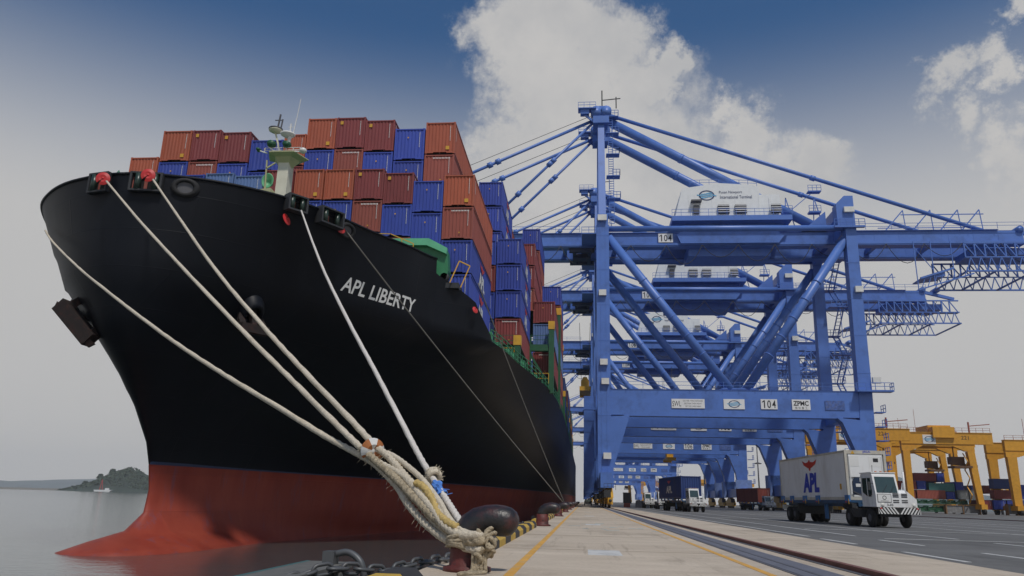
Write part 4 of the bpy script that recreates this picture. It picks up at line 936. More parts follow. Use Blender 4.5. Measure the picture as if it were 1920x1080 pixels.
# ------------------------------------------------------------------ containers
CW, CH, CLN = 2.438, 2.7, 12.19
def corr(mb, P, u0, u1, v0, v1, pitch, depth, skip=None):
    """one corrugated panel: P(u, v, d) places it, ribs run along v"""
    n = max(3, int((u1-u0)/pitch)); st = (u1-u0)/n; us = []
    for i in range(n):
        a = u0 + i*st; us += [(a, 0), (a+st*.18, -depth), (a+st*.5, -depth), (a+st*.68, 0)]
    us.append((u1, 0)); vs = []
    for u, d in us: vs += [P(u, v0, d), P(u, v1, d)]
    mb.add(vs, [(2*i, 2*i+2, 2*i+3, 2*i+1) for i in range(len(us)-1)])
CM = {}
def container_mesh(colr, L_=CLN, mark=0, logo=None):
    key = (colr, L_, mark, logo)
    if key in CM: return CM[key]
    w2, h = CW/2, CH; body = MB()
    corr(body, lambda u, v, d: (u, .06-d, v), -w2+.1, w2-.1, .16, h-.12, .27, .045)
    corr(body, lambda u, v, d: (-u, L_-.06+d, v), -w2+.1, w2-.1, .16, h-.12, .27, .045)
    corr(body, lambda u, v, d: (w2-.03+d, u, v), .1, L_-.1, .16, h-.1, .3, .036)
    corr(body, lambda u, v, d: (-w2+.03-d, u, v), .1, L_-.1, .16, h-.1, .3, .036)
    corr(body, lambda u, v, d: (v, u, h-.05+d), .1, L_-.1, -w2+.08, w2-.08, .4, .02)
    fr = MB(); fr.m = 0
    for sx in (-1, 1):
        for y in (0, L_-.12):
            fr.box(sx*w2-(.12 if sx > 0 else 0), sx*w2+(0 if sx > 0 else .12), y, y+.12, .13, h-.13)
            fr.box(sx*(w2)-(.17 if sx > 0 else -.0), sx*w2+(0 if sx > 0 else .17), y-.004 if y < 1 else y-.05, y+.17 if y < 1 else y+.124, 0.0, .128)
            fr.box(sx*(w2)-(.17 if sx > 0 else -.0), sx*w2+(0 if sx > 0 else .17), y-.004 if y < 1 else y-.05, y+.17 if y < 1 else y+.124, h-.128, h-.004)
        fr.box(sx*w2-(.06 if sx > 0 else 0), sx*w2+(0 if sx > 0 else .06), .18, L_-.18, .05, .2); fr.box(sx*w2-(.06 if sx > 0 else 0), sx*w2+(0 if sx > 0 else .06), .18, L_-.18, h-.11, h-.012)
    for y in (0.01, L_-.11):
        fr.box(-w2+.18, w2-.18, y, y+.1, h-.12, h-.03); fr.box(-w2+.18, -.55, y, y+.1, .04, .17); fr.box(.55, w2-.18, y, y+.1, .04, .17); fr.box(-.55, .55, y, y+.1, .11, .17)
    fr.m = 1; fr.box(-w2+.05, w2-.05, .2, L_-.2, .03, .045)
    mk = MB(); mk.m = 0
    if mark != 9:
        z = h-.35
        rr = random.Random(hash(key) % 1000 if False else mark*7+len(colr))
        while z > h*.42: l_ = rr.uniform(.05, .12); mk.box(w2-.43, w2-.39, .0, .008, z-l_, z); z -= l_ + .03
        if mark in (1, 4): mk.m = 1; mk.box(w2-.75, w2-.45, -.002, .012, .32, .62)
        if mark in (2,): mk.m = 1; mk.box(-w2+.3, -w2+.55, -.002, .012, h-.62, h-.34)
        if mark in (3, 5): mk.m = 1; mk.box(-.18, -.08, -.002, .012, h-.85, h-.74)
        if mark == 3: mk.m = 1; mk.box(-w2+.35, -w2+.6, -.002, .012, h-.52, h-.25)
        if mark == 6:
            mk.m = 0; x = -w2+.7
            while x < w2-.3: mk.box(x, x+.07, -.002, .01, h-.36, h-.26); x += .12
            mk.m = 1; mk.box(.1, .2, -.002, .012, .5, .6)
        mk.m = 0; y = .3
        if logo is None and mark in (1, 2, 3, 4): mk.box(w2+.001, w2+.006, .55, .62, h*.45, h-.3)
    if logo:
        mk.m = 0; text_on(mk, 'APL', (w2+.012, L_*.5, h*.36), (0, 1, 0), (0, 0, 1), 3.4, 1.25, .05); mk.m = 2; eagle(mk, lambda u, v: (w2+.012, L_*.5+u*1.35, h*.76+v*.42))
    bm_ = body.build('body', colr_mat(colr)).data; fm_ = fr.build('frame', [colr_mat(colr), M_dark]).data; mm_ = mk.build('marking', [M_marking, M_yellow, M_eagle]).data if mk.v else None
    for o in [o for o in COL.objects if o.data in (bm_, fm_, mm_) and o.data is not None]: bpy.data.objects.remove(o)
    CM[key] = (bm_, fm_, mm_); return CM[key]
def eagle(mb, P):
    """spread wings and body"""
    pts = [(-1, .95), (-.55, .5), (-.2, .62), (-.13, .78), (-.06, .95), (.06, 1.0), (.1, .62), (.55, .5), (1, .95), (.78, .1), (.28, -.42), (.13, -.5), (.12, -.8), (0, -1), (-.12, -.8), (-.13, -.5), (-.28, -.42), (-.78, .1)]
    L_ = [P(*p) for p in pts]; mb.add(L_, [(0, 1, 16, 17), (1, 2, 15, 16), (2, 3, 4, 5, 6, 11, 12, 13, 14, 15), (6, 7, 10, 11), (7, 8, 9, 10)])
def colr_mat(c): return dict(orange=M_orange, maroon=M_maroon, brown=M_brown, blue=M_blue, darkblue=M_dblue, greyblue=M_gblue, teal=M_teal, grey=M_grey, pink=M_pink, green=M_dgreen)[c]
CNAME = dict(orange='orange', maroon='maroon', brown='rusty brown', blue='blue', darkblue='dark blue', greyblue='weathered grey blue', teal='teal', grey='grey', pink='pale brick red', green='green')
def container(colr, x, y, z, label, group, s=(1, 1, 1), mark=0, logo=None, L_=CLN, rz=0):
    """x, y, z: middle of the lower front edge"""
    t = empty('shipping_container', (x, y, z), label, 'container', group, rz); t.scale = s
    for nm, me in zip(('body', 'frame', 'marking'), container_mesh(colr, L_, mark, logo)):
        if me is None: continue
        o = bpy.data.objects.new(nm, me); COL.objects.link(o); o.parent = t
    return t
ORD = ['first', 'second', 'third', 'fourth', 'fifth', 'sixth', 'seventh', 'eighth', 'ninth', 'tenth', 'eleventh', 'twelfth']
TIER = ['top box', 'second box down', 'third box down', 'fourth box down', 'fifth box down', 'sixth box down', 'seventh box down']
def stack(bay, y, xr, wd, ztop, h, cols, where, marks=None, logos=()):
    z = ztop
    for k, c in enumerate(cols):
        hh = h if isinstance(h, (int, float)) else h[k]
        z -= hh
        if c is None: continue
        mk = marks[k] if marks else {'orange': 1, 'maroon': (2, 3)[k % 2], 'brown': 6 if k else 3, 'blue': 5}.get(c, 0)
        container(c, xr - wd/2, y, z, '%s container, %s, %s, %s' % (CNAME[c], TIER[k], where, bay), 'containers stacked on the ship', (wd*.985/CW, 1 if wd < 2.6 else 1.02, hh*.965/CH), mk, 'white' if k in logos else None)
BA = 'front bay'
for i, (xr, zt, cols, lg) in enumerate(((-8.41, 25.5, ['orange', 'brown', 'blue', 'blue'], (2, 3)), (-10.87, 25.04, ['blue', 'blue', 'brown'], ()), (-13.27, 25.77, ['maroon', 'blue', 'brown'], ()), (-15.68, 26.15, ['maroon', 'brown', 'blue'], ()),
        (-18.12, 26.17, ['orange', 'blue'], ()), (-20.6, 26.2, ['orange', 'blue'], ()), (-23.15, 26.2, ['maroon', 'brown'], ()), (-25.65, 25.75, ['greyblue', 'brown'], ()), (-28.12, 26.0, ['greyblue'], ()), (-30.6, 25.9, ['blue'], ()))):
    stack(BA, 54.3, xr, 2.4 if i else 2.44, zt, 2.72, cols, (ORD[i] + ' stack from right') if i else 'rightmost stack', logos=lg, marks=[4, 6, 5, 5] if i == 0 else None)
BB = 'tall bay behind front bay'
for i, (xr, wd, zt, cols) in enumerate(((-12.91, 3.1, 38.19, ['orange', 'brown', 'orange']), (-16.06, 3.15, 37.55, ['blue', 'blue', 'brown']), (-19.28, 3.1, 38.6, ['maroon', 'blue']), (-22.39, 3.08, 38.99, ['maroon', 'brown']), (-25.49, 3.06, 38.95, ['orange', 'blue']),
        (-28.6, 2.35, 37.2, ['orange', 'maroon', 'blue']), (-31.0, 3.48, 36.6, ['blue', 'blue', 'brown']), (-34.6, 3.25, 37.6, ['maroon', 'blue', 'blue']), (-37.9, 3.15, 37.9, ['maroon', 'brown', 'blue']), (-41.1, 3.2, 37.9, ['orange', 'blue']), (-44.4, 3.1, 34.9, ['orange', 'blue']))):
    stack(BB, 69.3, xr, wd, zt, 3.62, cols, ORD[i] + ' stack from right')
BC = 'low quayside part of second bay'
stack(BC, 68.5, -5.76, 2.46, 25.18, 2.64, ['blue', 'blue', 'blue', 'maroon'], 'rightmost stack', marks=[5, 5, 5, 6], logos=(0, 1, 2))
stack(BC, 68.6, -8.28, 2.4, 25.1, 2.64, ['blue', 'maroon', 'blue', 'darkblue'], 'second stack from right')
stack('third bay', 82.6, -9.4, 2.9, 37.3, 3.15, ['blue', 'blue', 'blue', 'blue'], 'tall third stack from right', marks=[5]*4, logos=(0, 1, 2))
stack('third bay', 82.6, -5.45, 2.44, 29.5, 2.7, ['maroon', 'maroon', 'brown'], 'second stack from right')
stack('third bay', 82.6, -3.12, 2.46, 22.6, (2.6, 2.7, .5, 2.75), ['maroon', 'greyblue', None, 'maroon'], 'rightmost stack', marks=[5, 0, 0, 6])
stack('fourth bay', 96.6, -9.9, 2.4, 37.8, 3.1, ['brown', 'maroon'], 'fourth stack from right')
stack('fourth bay', 96.6, -5.75, 2.42, 36.46, 3.15, ['blue', 'brown', 'brown', 'blue'], 'second stack from right', marks=[5, 6, 0, 0])
stack('fourth bay', 96.6, -2.9, 2.46, 28.34, 2.66, ['blue', 'brown', 'maroon', 'greyblue', 'brown', 'maroon'], 'rightmost stack', marks=[5, 3, 0, 0, 0, 0])
stack('fifth bay', 110.6, -3.3, 2.44, 28.0, 2.66, ['maroon', 'brown', 'brown', 'maroon', 'blue', 'brown'], 'rightmost stack')
for i, y in enumerate((124.6, 138.6, 152.6, 166.6, 180.6, 194.6, 208.6)):
    rr = random.Random(i); cs = [rr.choice(['blue', 'brown', 'orange', 'maroon', 'teal', 'grey']) for _ in range(3)]
    if i == 0: cs = ['darkblue', 'blue', 'maroon']
    stack('%s bay' % ORD[i+5], y, -3.0, 2.44, 20.6 + (0, .4, 1.8, 2.2, 1.0, 2.5, 2.2)[i], 2.66, cs, 'quayside stack')
# ------------------------------------------------------------------ bollards, ropes, chains, fenders
def bollard(y, label, k):
    t = empty('bollard', (-1.5, y, 0), label, 'bollard', 'bollards along the quay edge')
    if k == 0:
        b = MB(); b.m = 0; b.smooth = True
        b.lathe([(.31, 0), (.31, .05), (.235, .07), (.225, .2), (.22, .42)], (0, 0, 0), 24); b.build('post', M_rustred, t)
        b = MB(); pts = []; rs = []
        for (x, z, r) in ((0, .40, .215), (.0, .50, .208), (.05, .58, .205), (.13, .635, .205), (.24, .66, .208), (.36, .665, .212), (.45, .658, .21), (.53, .645, .197), (.60, .63, .16), (.645, .62, .09), (.66, .615, .02)): pts.append((x, -.02*x, z-.03)); rs.append(r*.94)
        b.tube(pts, rs, 24); b.build('head', M_iron, t)
    else:
        for o in KIDS[BOL0.name]: c = o.copy(); COL.objects.link(c); c.parent = t
    return t
BOL0 = bollard(10.3, 'nearest bollard, black iron head on a worn red post with mooring ropes around it', 0); index_kids()
for k in range(1, 10): bollard(10.3 + 18.6*k, '%s bollard from the front, black bent head on a red post at the quay edge' % ORD[k], k)
def spline(P, n=8):
    P = [Vector(p) for p in P]; out_ = []
    for i in range(len(P)-1):
        p0, p1, p2, p3 = P[max(i-1, 0)], P[i], P[i+1], P[min(i+2, len(P)-1)]
        for k in range(n):
            t = k/n; out_.append(.5*((2*p1) + (p2-p0)*t + (2*p0-5*p1+4*p2-p3)*t*t + (3*p1-p0-3*p2+p3)*t**3))
    out_.append(P[-1]); return out_
ROPES = {'r1': [(-31.59, 39.44, 15.56), (-28.29, 36.07, 13.61), (-22.17, 29.99, 10.34), (-17.44, 25.38, 7.95), (-13.33, 21.39, 5.92), (-10.49, 18.67, 4.56), (-7.89, 16.22, 3.38), (-5.97, 14.44, 2.55), (-4.62, 13.17, 1.95), (-3.78, 12.4, 1.61), (-3.4, 12.06, 1.46), (-3.1, 11.76, 1.3), (-2.74, 11.36, 1.05), (-2.49, 11.05, 0.81), (-2.22, 10.75, 0.6), (-1.94, 10.46, 0.44), (-1.68, 10.23, 0.34), (-1.44, 10.04, 0.29), (-1.29, 9.94, 0.29)], 'r2': [(-25.38, 35.36, 16.81), (-17.95, 27.34, 11.49), (-12.41, 21.43, 7.63), (-8.08, 16.84, 4.66), (-5.44, 14.08, 2.89), (-4.07, 12.64, 1.98), (-3.48, 12.03, 1.6), (-3.11, 11.67, 1.38), (-2.78, 11.34, 1.18), (-2.45, 10.99, 0.95), (-2.14, 10.67, 0.74), (-1.85, 10.37, 0.55), (-1.64, 10.17, 0.44), (-1.4, 9.99, 0.38), (-1.27, 9.93, 0.41)], 'r3': [(-22.59, 35.08, 16.73), (-16.81, 28.03, 12.02), (-11.34, 21.36, 7.6), (-7.95, 17.36, 5.02), (-5.79, 14.88, 3.44), (-4.26, 13.15, 2.36), (-3.35, 12.11, 1.71), (-2.97, 11.71, 1.48), (-2.64, 11.31, 1.22), (-2.27, 10.87, 0.93), (-2.04, 10.59, 0.75), (-1.81, 10.31, 0.55), (-1.56, 10.08, 0.45), (-1.3, 9.93, 0.45)], 'r4': [(-16.13, 39.47, 16.63), (-9.95, 26.65, 9.45), (-6.43, 19.63, 5.59), (-4.53, 15.95, 3.58), (-3.29, 13.52, 2.26), (-2.64, 12.25, 1.57), (-2.29, 11.61, 1.22), (-2.1, 11.27, 1.04), (-1.87, 10.85, 0.82), (-1.69, 10.53, 0.65), (-1.48, 10.18, 0.47), (-1.35, 9.93, 0.34), (-1.28, 9.76, 0.24)]}
def rope(key, label, r0, m_, wrap_from, wrap_r, wrap_m, cat='rope', part=True):
    P = (list(ROPES[key])[:-2] if key == 'r4' else list(ROPES[key])) + [(-1.42, 10.2, .38)]; S = spline(P, 10)
    t = empty('mooring_rope', tuple(P[-1]), label, cat, 'mooring ropes from the bow'); o = Vector(P[-1])
    cut = len(S)
    for i, p in enumerate(S):
        if p.y < wrap_from: cut = i; break
    far = [p-o for p in S[:cut+1]]; b = MB(); b.tube(far, r0, 9, lobes=3, twist=9); b.build('line', m_, t)
    # resample the near part finely for the lay of the strands
    Q = [S[cut]]; step = .022
    for a, e in zip(S[cut:-1], S[cut+1:]):
        k = max(1, int((e-a).length/step))
        for j in range(1, k+1): Q.append(a.lerp(e, j/k))
    rr = random.Random(len(key)+int(key[1])); rs = []; v = 1.0
    for j in range(len(Q)):
        v += (rr.uniform(.85, 1.15)*1.0 - v)*.25; fr_ = min(1, j/30); rs.append(r0*(1-fr_) + wrap_r*fr_*v)
    b = MB(); b.tube([p-o for p in Q], rs, 12, lobes=3, twist=22, lobe=.16); b.build('chafing_wrap', wrap_m, t)
    return t, Q
t1, q1 = rope('r1', 'lowest mooring rope, from the far side of the bow, sagging to the nearest bollard', .05, M_rope, 12.2, .050, M_rope)
t2, q2 = rope('r2', 'mooring rope from the leftmost bulwark opening, with thick chafed wrapping near its end', .05, M_rope, 12.1, .058, M_ropeold)
t3, q3 = rope('r3', 'mooring rope from the second bulwark opening, uppermost of the three bundled together', .051, M_rope, 11.9, .054, M_rope)
t4, q4 = rope('r4', 'clean white steep mooring rope with a blue rag tied round it', .046, M_ropewhite, 11.2, .047, M_ropewhite)
def add_strands(q, t, off, r, m_, n0=0, n1=None, nm='strand'):
    """an eye's second leg lying beside the rope"""
    o = t.location; b = MB(); seg = q[n0:n1]; k = len(seg)
    pts = [p - o + Vector(off)*math.sin(math.pi*min(1, i/(k*.9))) for i, p in enumerate(seg)]; b.tube(pts[::2], r, 10, lobes=3, twist=20, lobe=.15); b.build(nm, m_, t)
add_strands(q1, t1, (.10, .02, .07), .042, M_rope); add_strands(q2, t2, (.11, .0, .09), .045, M_rope, 20); add_strands(q3, t3, (.1, .05, .11), .04, M_rope)
# frayed fibres on the wraps
for t, q, m_ in ((t1, q1, M_rope), (t2, q2, M_rope), (t3, q3, M_rope)):
    b = MB(); o = t.location; rr = random.Random(5)
    for _ in range(90):
        p = q[int(rr.random()**1.3*len(q)*.8)] - o; d = Vector((rr.gauss(0, 1), rr.gauss(0, 1), rr.gauss(0, 1) - .4)).normalized(); b.bar(p + d*.05, p + d*rr.uniform(.085, .15), .006, .006, .002, .002)
    b.build('frayed_fibres', m_, t)
# knots, turns and hanging tails at the bollard
b = MB(); rr = random.Random(9)
for k in range(5):                                                # turns round the post
    z = .30 + .035*k; pts = []
    for j in range(29):
        a = R(-175 + 330*j/28) ; pts.append((.262*math.cos(a) + .0, .262*math.sin(a), z + .03*math.sin(a*2+k)))
    b.tube(pts, .03, 8, lobes=3, twist=25)
tn = tag(b.build('rope_turns', M_ropeold, None, (-1.5, 10.3, 0)), 'brown rope turns and lashings wrapped round the post of the nearest bollard', 'rope')
b = MB()
for k in range(18):
    c_ = Vector((.24 + rr.uniform(-.10, .14), -.30 + rr.uniform(-.08, .08), .40 + rr.uniform(-.24, .16))); a = rr.uniform(0, 6.28); rad = rr.uniform(.035, .09); tl = rr.uniform(-1.2, 1.2)
    pts = [(c_.x + rad*math.cos(a+t), c_.y + rad*math.sin(a+t)*.5, c_.z + rad*math.sin(a+t)*math.sin(tl) + rad*math.cos(t)*math.cos(tl)*1.2) for t in [j*.4 for j in range(12)]]
    b.tube(pts, .026, 7, lobes=3, twist=25)
kn = b.build('rope_knot', M_ropeold, tn)
b = MB()
for k in range(6):
    x = .12 + .035*k; pts = [(x, -.30, .34), (x + .02*math.sin(k), -.33, .2), (x - .02 + .02*math.cos(k), -.35, .07), (x - .03, -.38, .02), (x - .10 - .04*k, -.55 - .03*k, .02)]
    b.tube(spline(pts, 5), .024, 7, lobes=3, twist=25)
b.build('rope_tail', M_ropeold, tn)
# the loop of old yellowed rope standing between the wraps
b = MB(); pts = [(-2.45, 10.98, 1.02), (-2.33, 10.9, .97), (-2.16, 10.72, .82), (-2.02, 10.5, .62), (-1.86, 10.3, .52), (-1.7, 10.15, .46)]
b.tube([Vector(p) + Vector((.07, 0, .08)) for p in spline(pts, 10)], .05, 10, lobes=3, twist=20); b.build('yellowed_strand', mat('yellowed_rope', (.5, .36, .13), .9, var=.25, nscale=20, bump=.4), t3).location = Vector((0, 0, 0)) - t3.location
# a collar of frayed rope and the blue rag on the white rope
b = MB(); o = t4.location; c_ = Vector((-2.25, 11.60, 1.22)) - o; ax = (Vector((-2.29, 11.63, 1.22)) - Vector((-2.11, 11.29, 1.04))).normalized(); a_ = ax.orthogonal().normalized(); d_ = ax.cross(a_)
for w_ in (-.05, .0, .05): b.tube([c_ + ax*w_ + (a_*math.cos(t) + d_*math.sin(t))*.085 for t in [j*math.pi/8 for j in range(17)]], .036, 8, lobes=3, twist=30)
for _ in range(60): q = c_ + ax*rr.uniform(-.07, .07); t = rr.uniform(0, 6.28); n_ = a_*math.cos(t) + d_*math.sin(t); b.bar(q + n_*.09, q + n_*rr.uniform(.13, .17), .012, .012, .003, .003)
b.build('rope_collar', M_rope, t4)
b = MB(); c0_ = Vector((-2.16, 11.38, 1.10)); c1_ = Vector((-2.0, 11.08, .93)); n = 12; vs = []
for i in range(9):
    c_ = c0_.lerp(c1_, i/8); 
    for j in range(n): t = 2*math.pi*j/n; vs.append(c_ + (a_*math.cos(t) + d_*math.sin(t))*(.062 + .02*math.sin(3*t + i) + rr.uniform(0, .012)))
b.smooth = False; b.add(vs, [(i*n+j, i*n+(j+1) % n, (i+1)*n+(j+1) % n, (i+1)*n+j) for i in range(8) for j in range(n)])
for (p, q, wd) in (((-2.1, 11.25, 1.03), (-1.93, 11.2, 1.02), .1), ((-2.0, 11.08, .93), (-1.86, 11.05, .97), .08), ((-1.98, 11.05, .92), (-1.87, 11.0, .83), .05), ((-2.05, 11.1, .97), (-2.02, 11.0, .82), .07)): b.bar(p, q, wd, .012, .02, .008)
tag(b.build('rag', M_cloth), 'bright blue torn rag tied round the white mooring rope', 'rag')
# rat guards
def rat_guard(p, axis, r, m_, label, seg=True):
    axis = Vector(axis).normalized(); u = axis.orthogonal().normalized(); v = axis.cross(u); b = MB(); n = 22; p0 = Vector((0, 0, 0)); vs = []
    for k in range(n+1):
        t = R(25) + 2*math.pi*.93*k/n
        for rr_, d in ((.1*r, .02), (.55*r, .05), (r, .0), (r, -.03), (.5*r, .02)): vs.append(p0 + (u*math.cos(t) + v*math.sin(t))*rr_ + axis*d)
    for k in range(n):
        b.m = (k//3) % 2 if isinstance(m_, list) else 0
        b.add([vs[k*5+j] for j in range(5)] + [vs[(k+1)*5+j] for j in range(5)], [(j, j+1, j+6, j+5) for j in range(4)])
    b.m = 0; b.lathe([(.12*r, -.06), (.2*r, -.02), (.2*r, .05), (.12*r, .08)], (0, 0, 0), 10)
    return tag(b.build('rat_guard', m_, None, tuple(p)), label, 'rat guard', 'rat guards on the mooring ropes')
rat_guard((-25.9, 35.75, 17.15), (.3, -1, 0), .37, M_red, 'bright red round rat guard at the leftmost bulwark opening')
rat_guard((-23.35, 35.75, 17.3), (.3, -1, 0), .37, M_red, 'bright red round rat guard at the second bulwark opening')
rat_guard((-17.2, 40.1, 16.35), (1, -.2, .3), .36, M_red, 'red rat guard hanging below the boxed opening halfway along the forecastle')
rat_guard((-15.1, 43.5, 17.0), (.8, -.6, .3), .34, M_red, 'red rat guard beside the round chock above the ship name')
rat_guard((-7.85, 53.3, 14.2), (.8, -.6, .3), .26, M_red, 'small red rat guard on the thin line right of the ship name')
rat_guard((-3.31, 11.95, 1.60), (.6, -.8, -.3), .19, [M_marking, mat('faded_orange', (.4, .14, .04), .6)], 'round rat guard with orange and white sectors on the bundled ropes')
for (A, B_, lb) in (((-14.9, 43.9, 17.0), (-1.5, 66.3, .55), 'thin dark mooring line crossing the ship name to a far bollard'), ((-7.7, 53.2, 16.2), (-1.5, 66.5, .5), 'thin mooring line from the mooring gear behind the forecastle to a far bollard')):
    A, B_ = Vector(A), Vector(B_); b = MB(); b.tube([A.lerp(B_, k/20) + Vector((0, 0, -.25*4*(k/20)*(1-k/20))) - B_ for k in range(21)], .045, 6); tag(b.build('mooring_rope', mat('dull_grey_rope', (.2, .19, .17), .9), None, tuple(B_)), lb, 'rope')
# chain over the quay edge
b = MB(); pth = spline([(-3.55, 9.05, -.12), (-3.2, 9.45, .02), (-2.9, 9.75, .03), (-2.55, 10.2, -.02), (-2.3, 10.7, .03), (-2.05, 11.3, .05), (-1.93, 11.9, .05)], 12)
def link(mb, p, d, flip, s_=1.0):
    d = d.normalized(); a = Vector((0, 0, 1)) if flip else d.cross(Vector((0, 0, 1))).normalized(); a = (a - d*a.dot(d)).normalized(); pts = []
    for k in range(15):
        t = 2*math.pi*k/14; pts.append(p + d*(math.cos(t)*.085 + (.045 if math.cos(t) > 0 else -.045))*s_ + a*math.sin(t)*.062*s_)
    mb.tube(pts, .024*s_, 7, caps=False)
dist = 0; last = pth[0]; fl = 0; link(b, pth[0], pth[1]-pth[0], 0)
for a, e in zip(pth[:-1], pth[1:]):
    dist += (e-a).length
    if dist > .185: dist = 0; fl += 1; link(b, e, e-a, fl % 2)
tag(b.build('chain', M_steelbar), 'grey steel chain lying along the quay edge in front of the nearest bollard', 'chain')
b = MB()
for y0 in (24.5,):
    p = Vector((-1.9, 20.5, .12)); 
    for k in range(24): link(b, p + Vector((.0+.06*math.sin(k), k*.22, .03*math.cos(k))), Vector((.2*math.sin(k), 1, 0)), k % 2, 1.3)
tag(b.build('chain', M_dark), 'dark heap of chain on the quay edge before the second bollard', 'chain')
# fender in front of the quay wall
t = empty('fender', (-3.55, 9.9, -2.0), 'grey topped steel fender panel standing off the quay wall, low at the left', 'fender')
b = MB(); b.m = 0; b.box(-.32, .3, -3.4, 1.2, 1.93, 2.0); b.m = 1; b.box(-.25, .22, -3.4, 1.15, -.5, 1.92); b.m = 2; b.box(-.36, -.321, -3.4, 1.2, 1.9, 2.004); b.m = 0
for k in range(7): b.box(.221, .32, -3.1+k*.62, -3.0+k*.62, .4, 1.9)
b.build('panel', [mat('pale_grey_steel', (.14, .14, .13), .6, var=.2, nscale=6), M_dark, mat('cyan_edge_paint', (.05, .16, .17), .6)], t)
b = MB(); b.lathe([(.45, .3), (.6, .5), (.6, 1.1), (.45, 1.4)], (0, -.8, 1.0), 16, 'x'); b.build('rubber_cone', M_black, t)
b = MB(); b.tube(spline([(.1, .75, 2.1), (.35, .75, 2.16), (.55, .7, 2.05), (.62, .7, 1.85)], 6), .045, 9); b.cbox((.12, .75, 2.08), (.16, .22, .18)); b.build('shackle', M_steelbar, t)
for k in range(1, 10):
    t = empty('fender', (-2.11, 10.3+18.6*k-6, -2.0), 'black rubber fender on the quay wall between hull and quay, %s from the front' % ORD[k], 'fender', 'rubber fenders along the quay wall')
    b = MB(); b.lathe([(.25, 0), (.4, -.06), (.4, -.42), (.25, -.5)], (0, 0, 1.2), 12, 'x'); b.box(-.56, -.505, -1, 1, .2, 2.1); b.build('rubber_block', M_black, t)

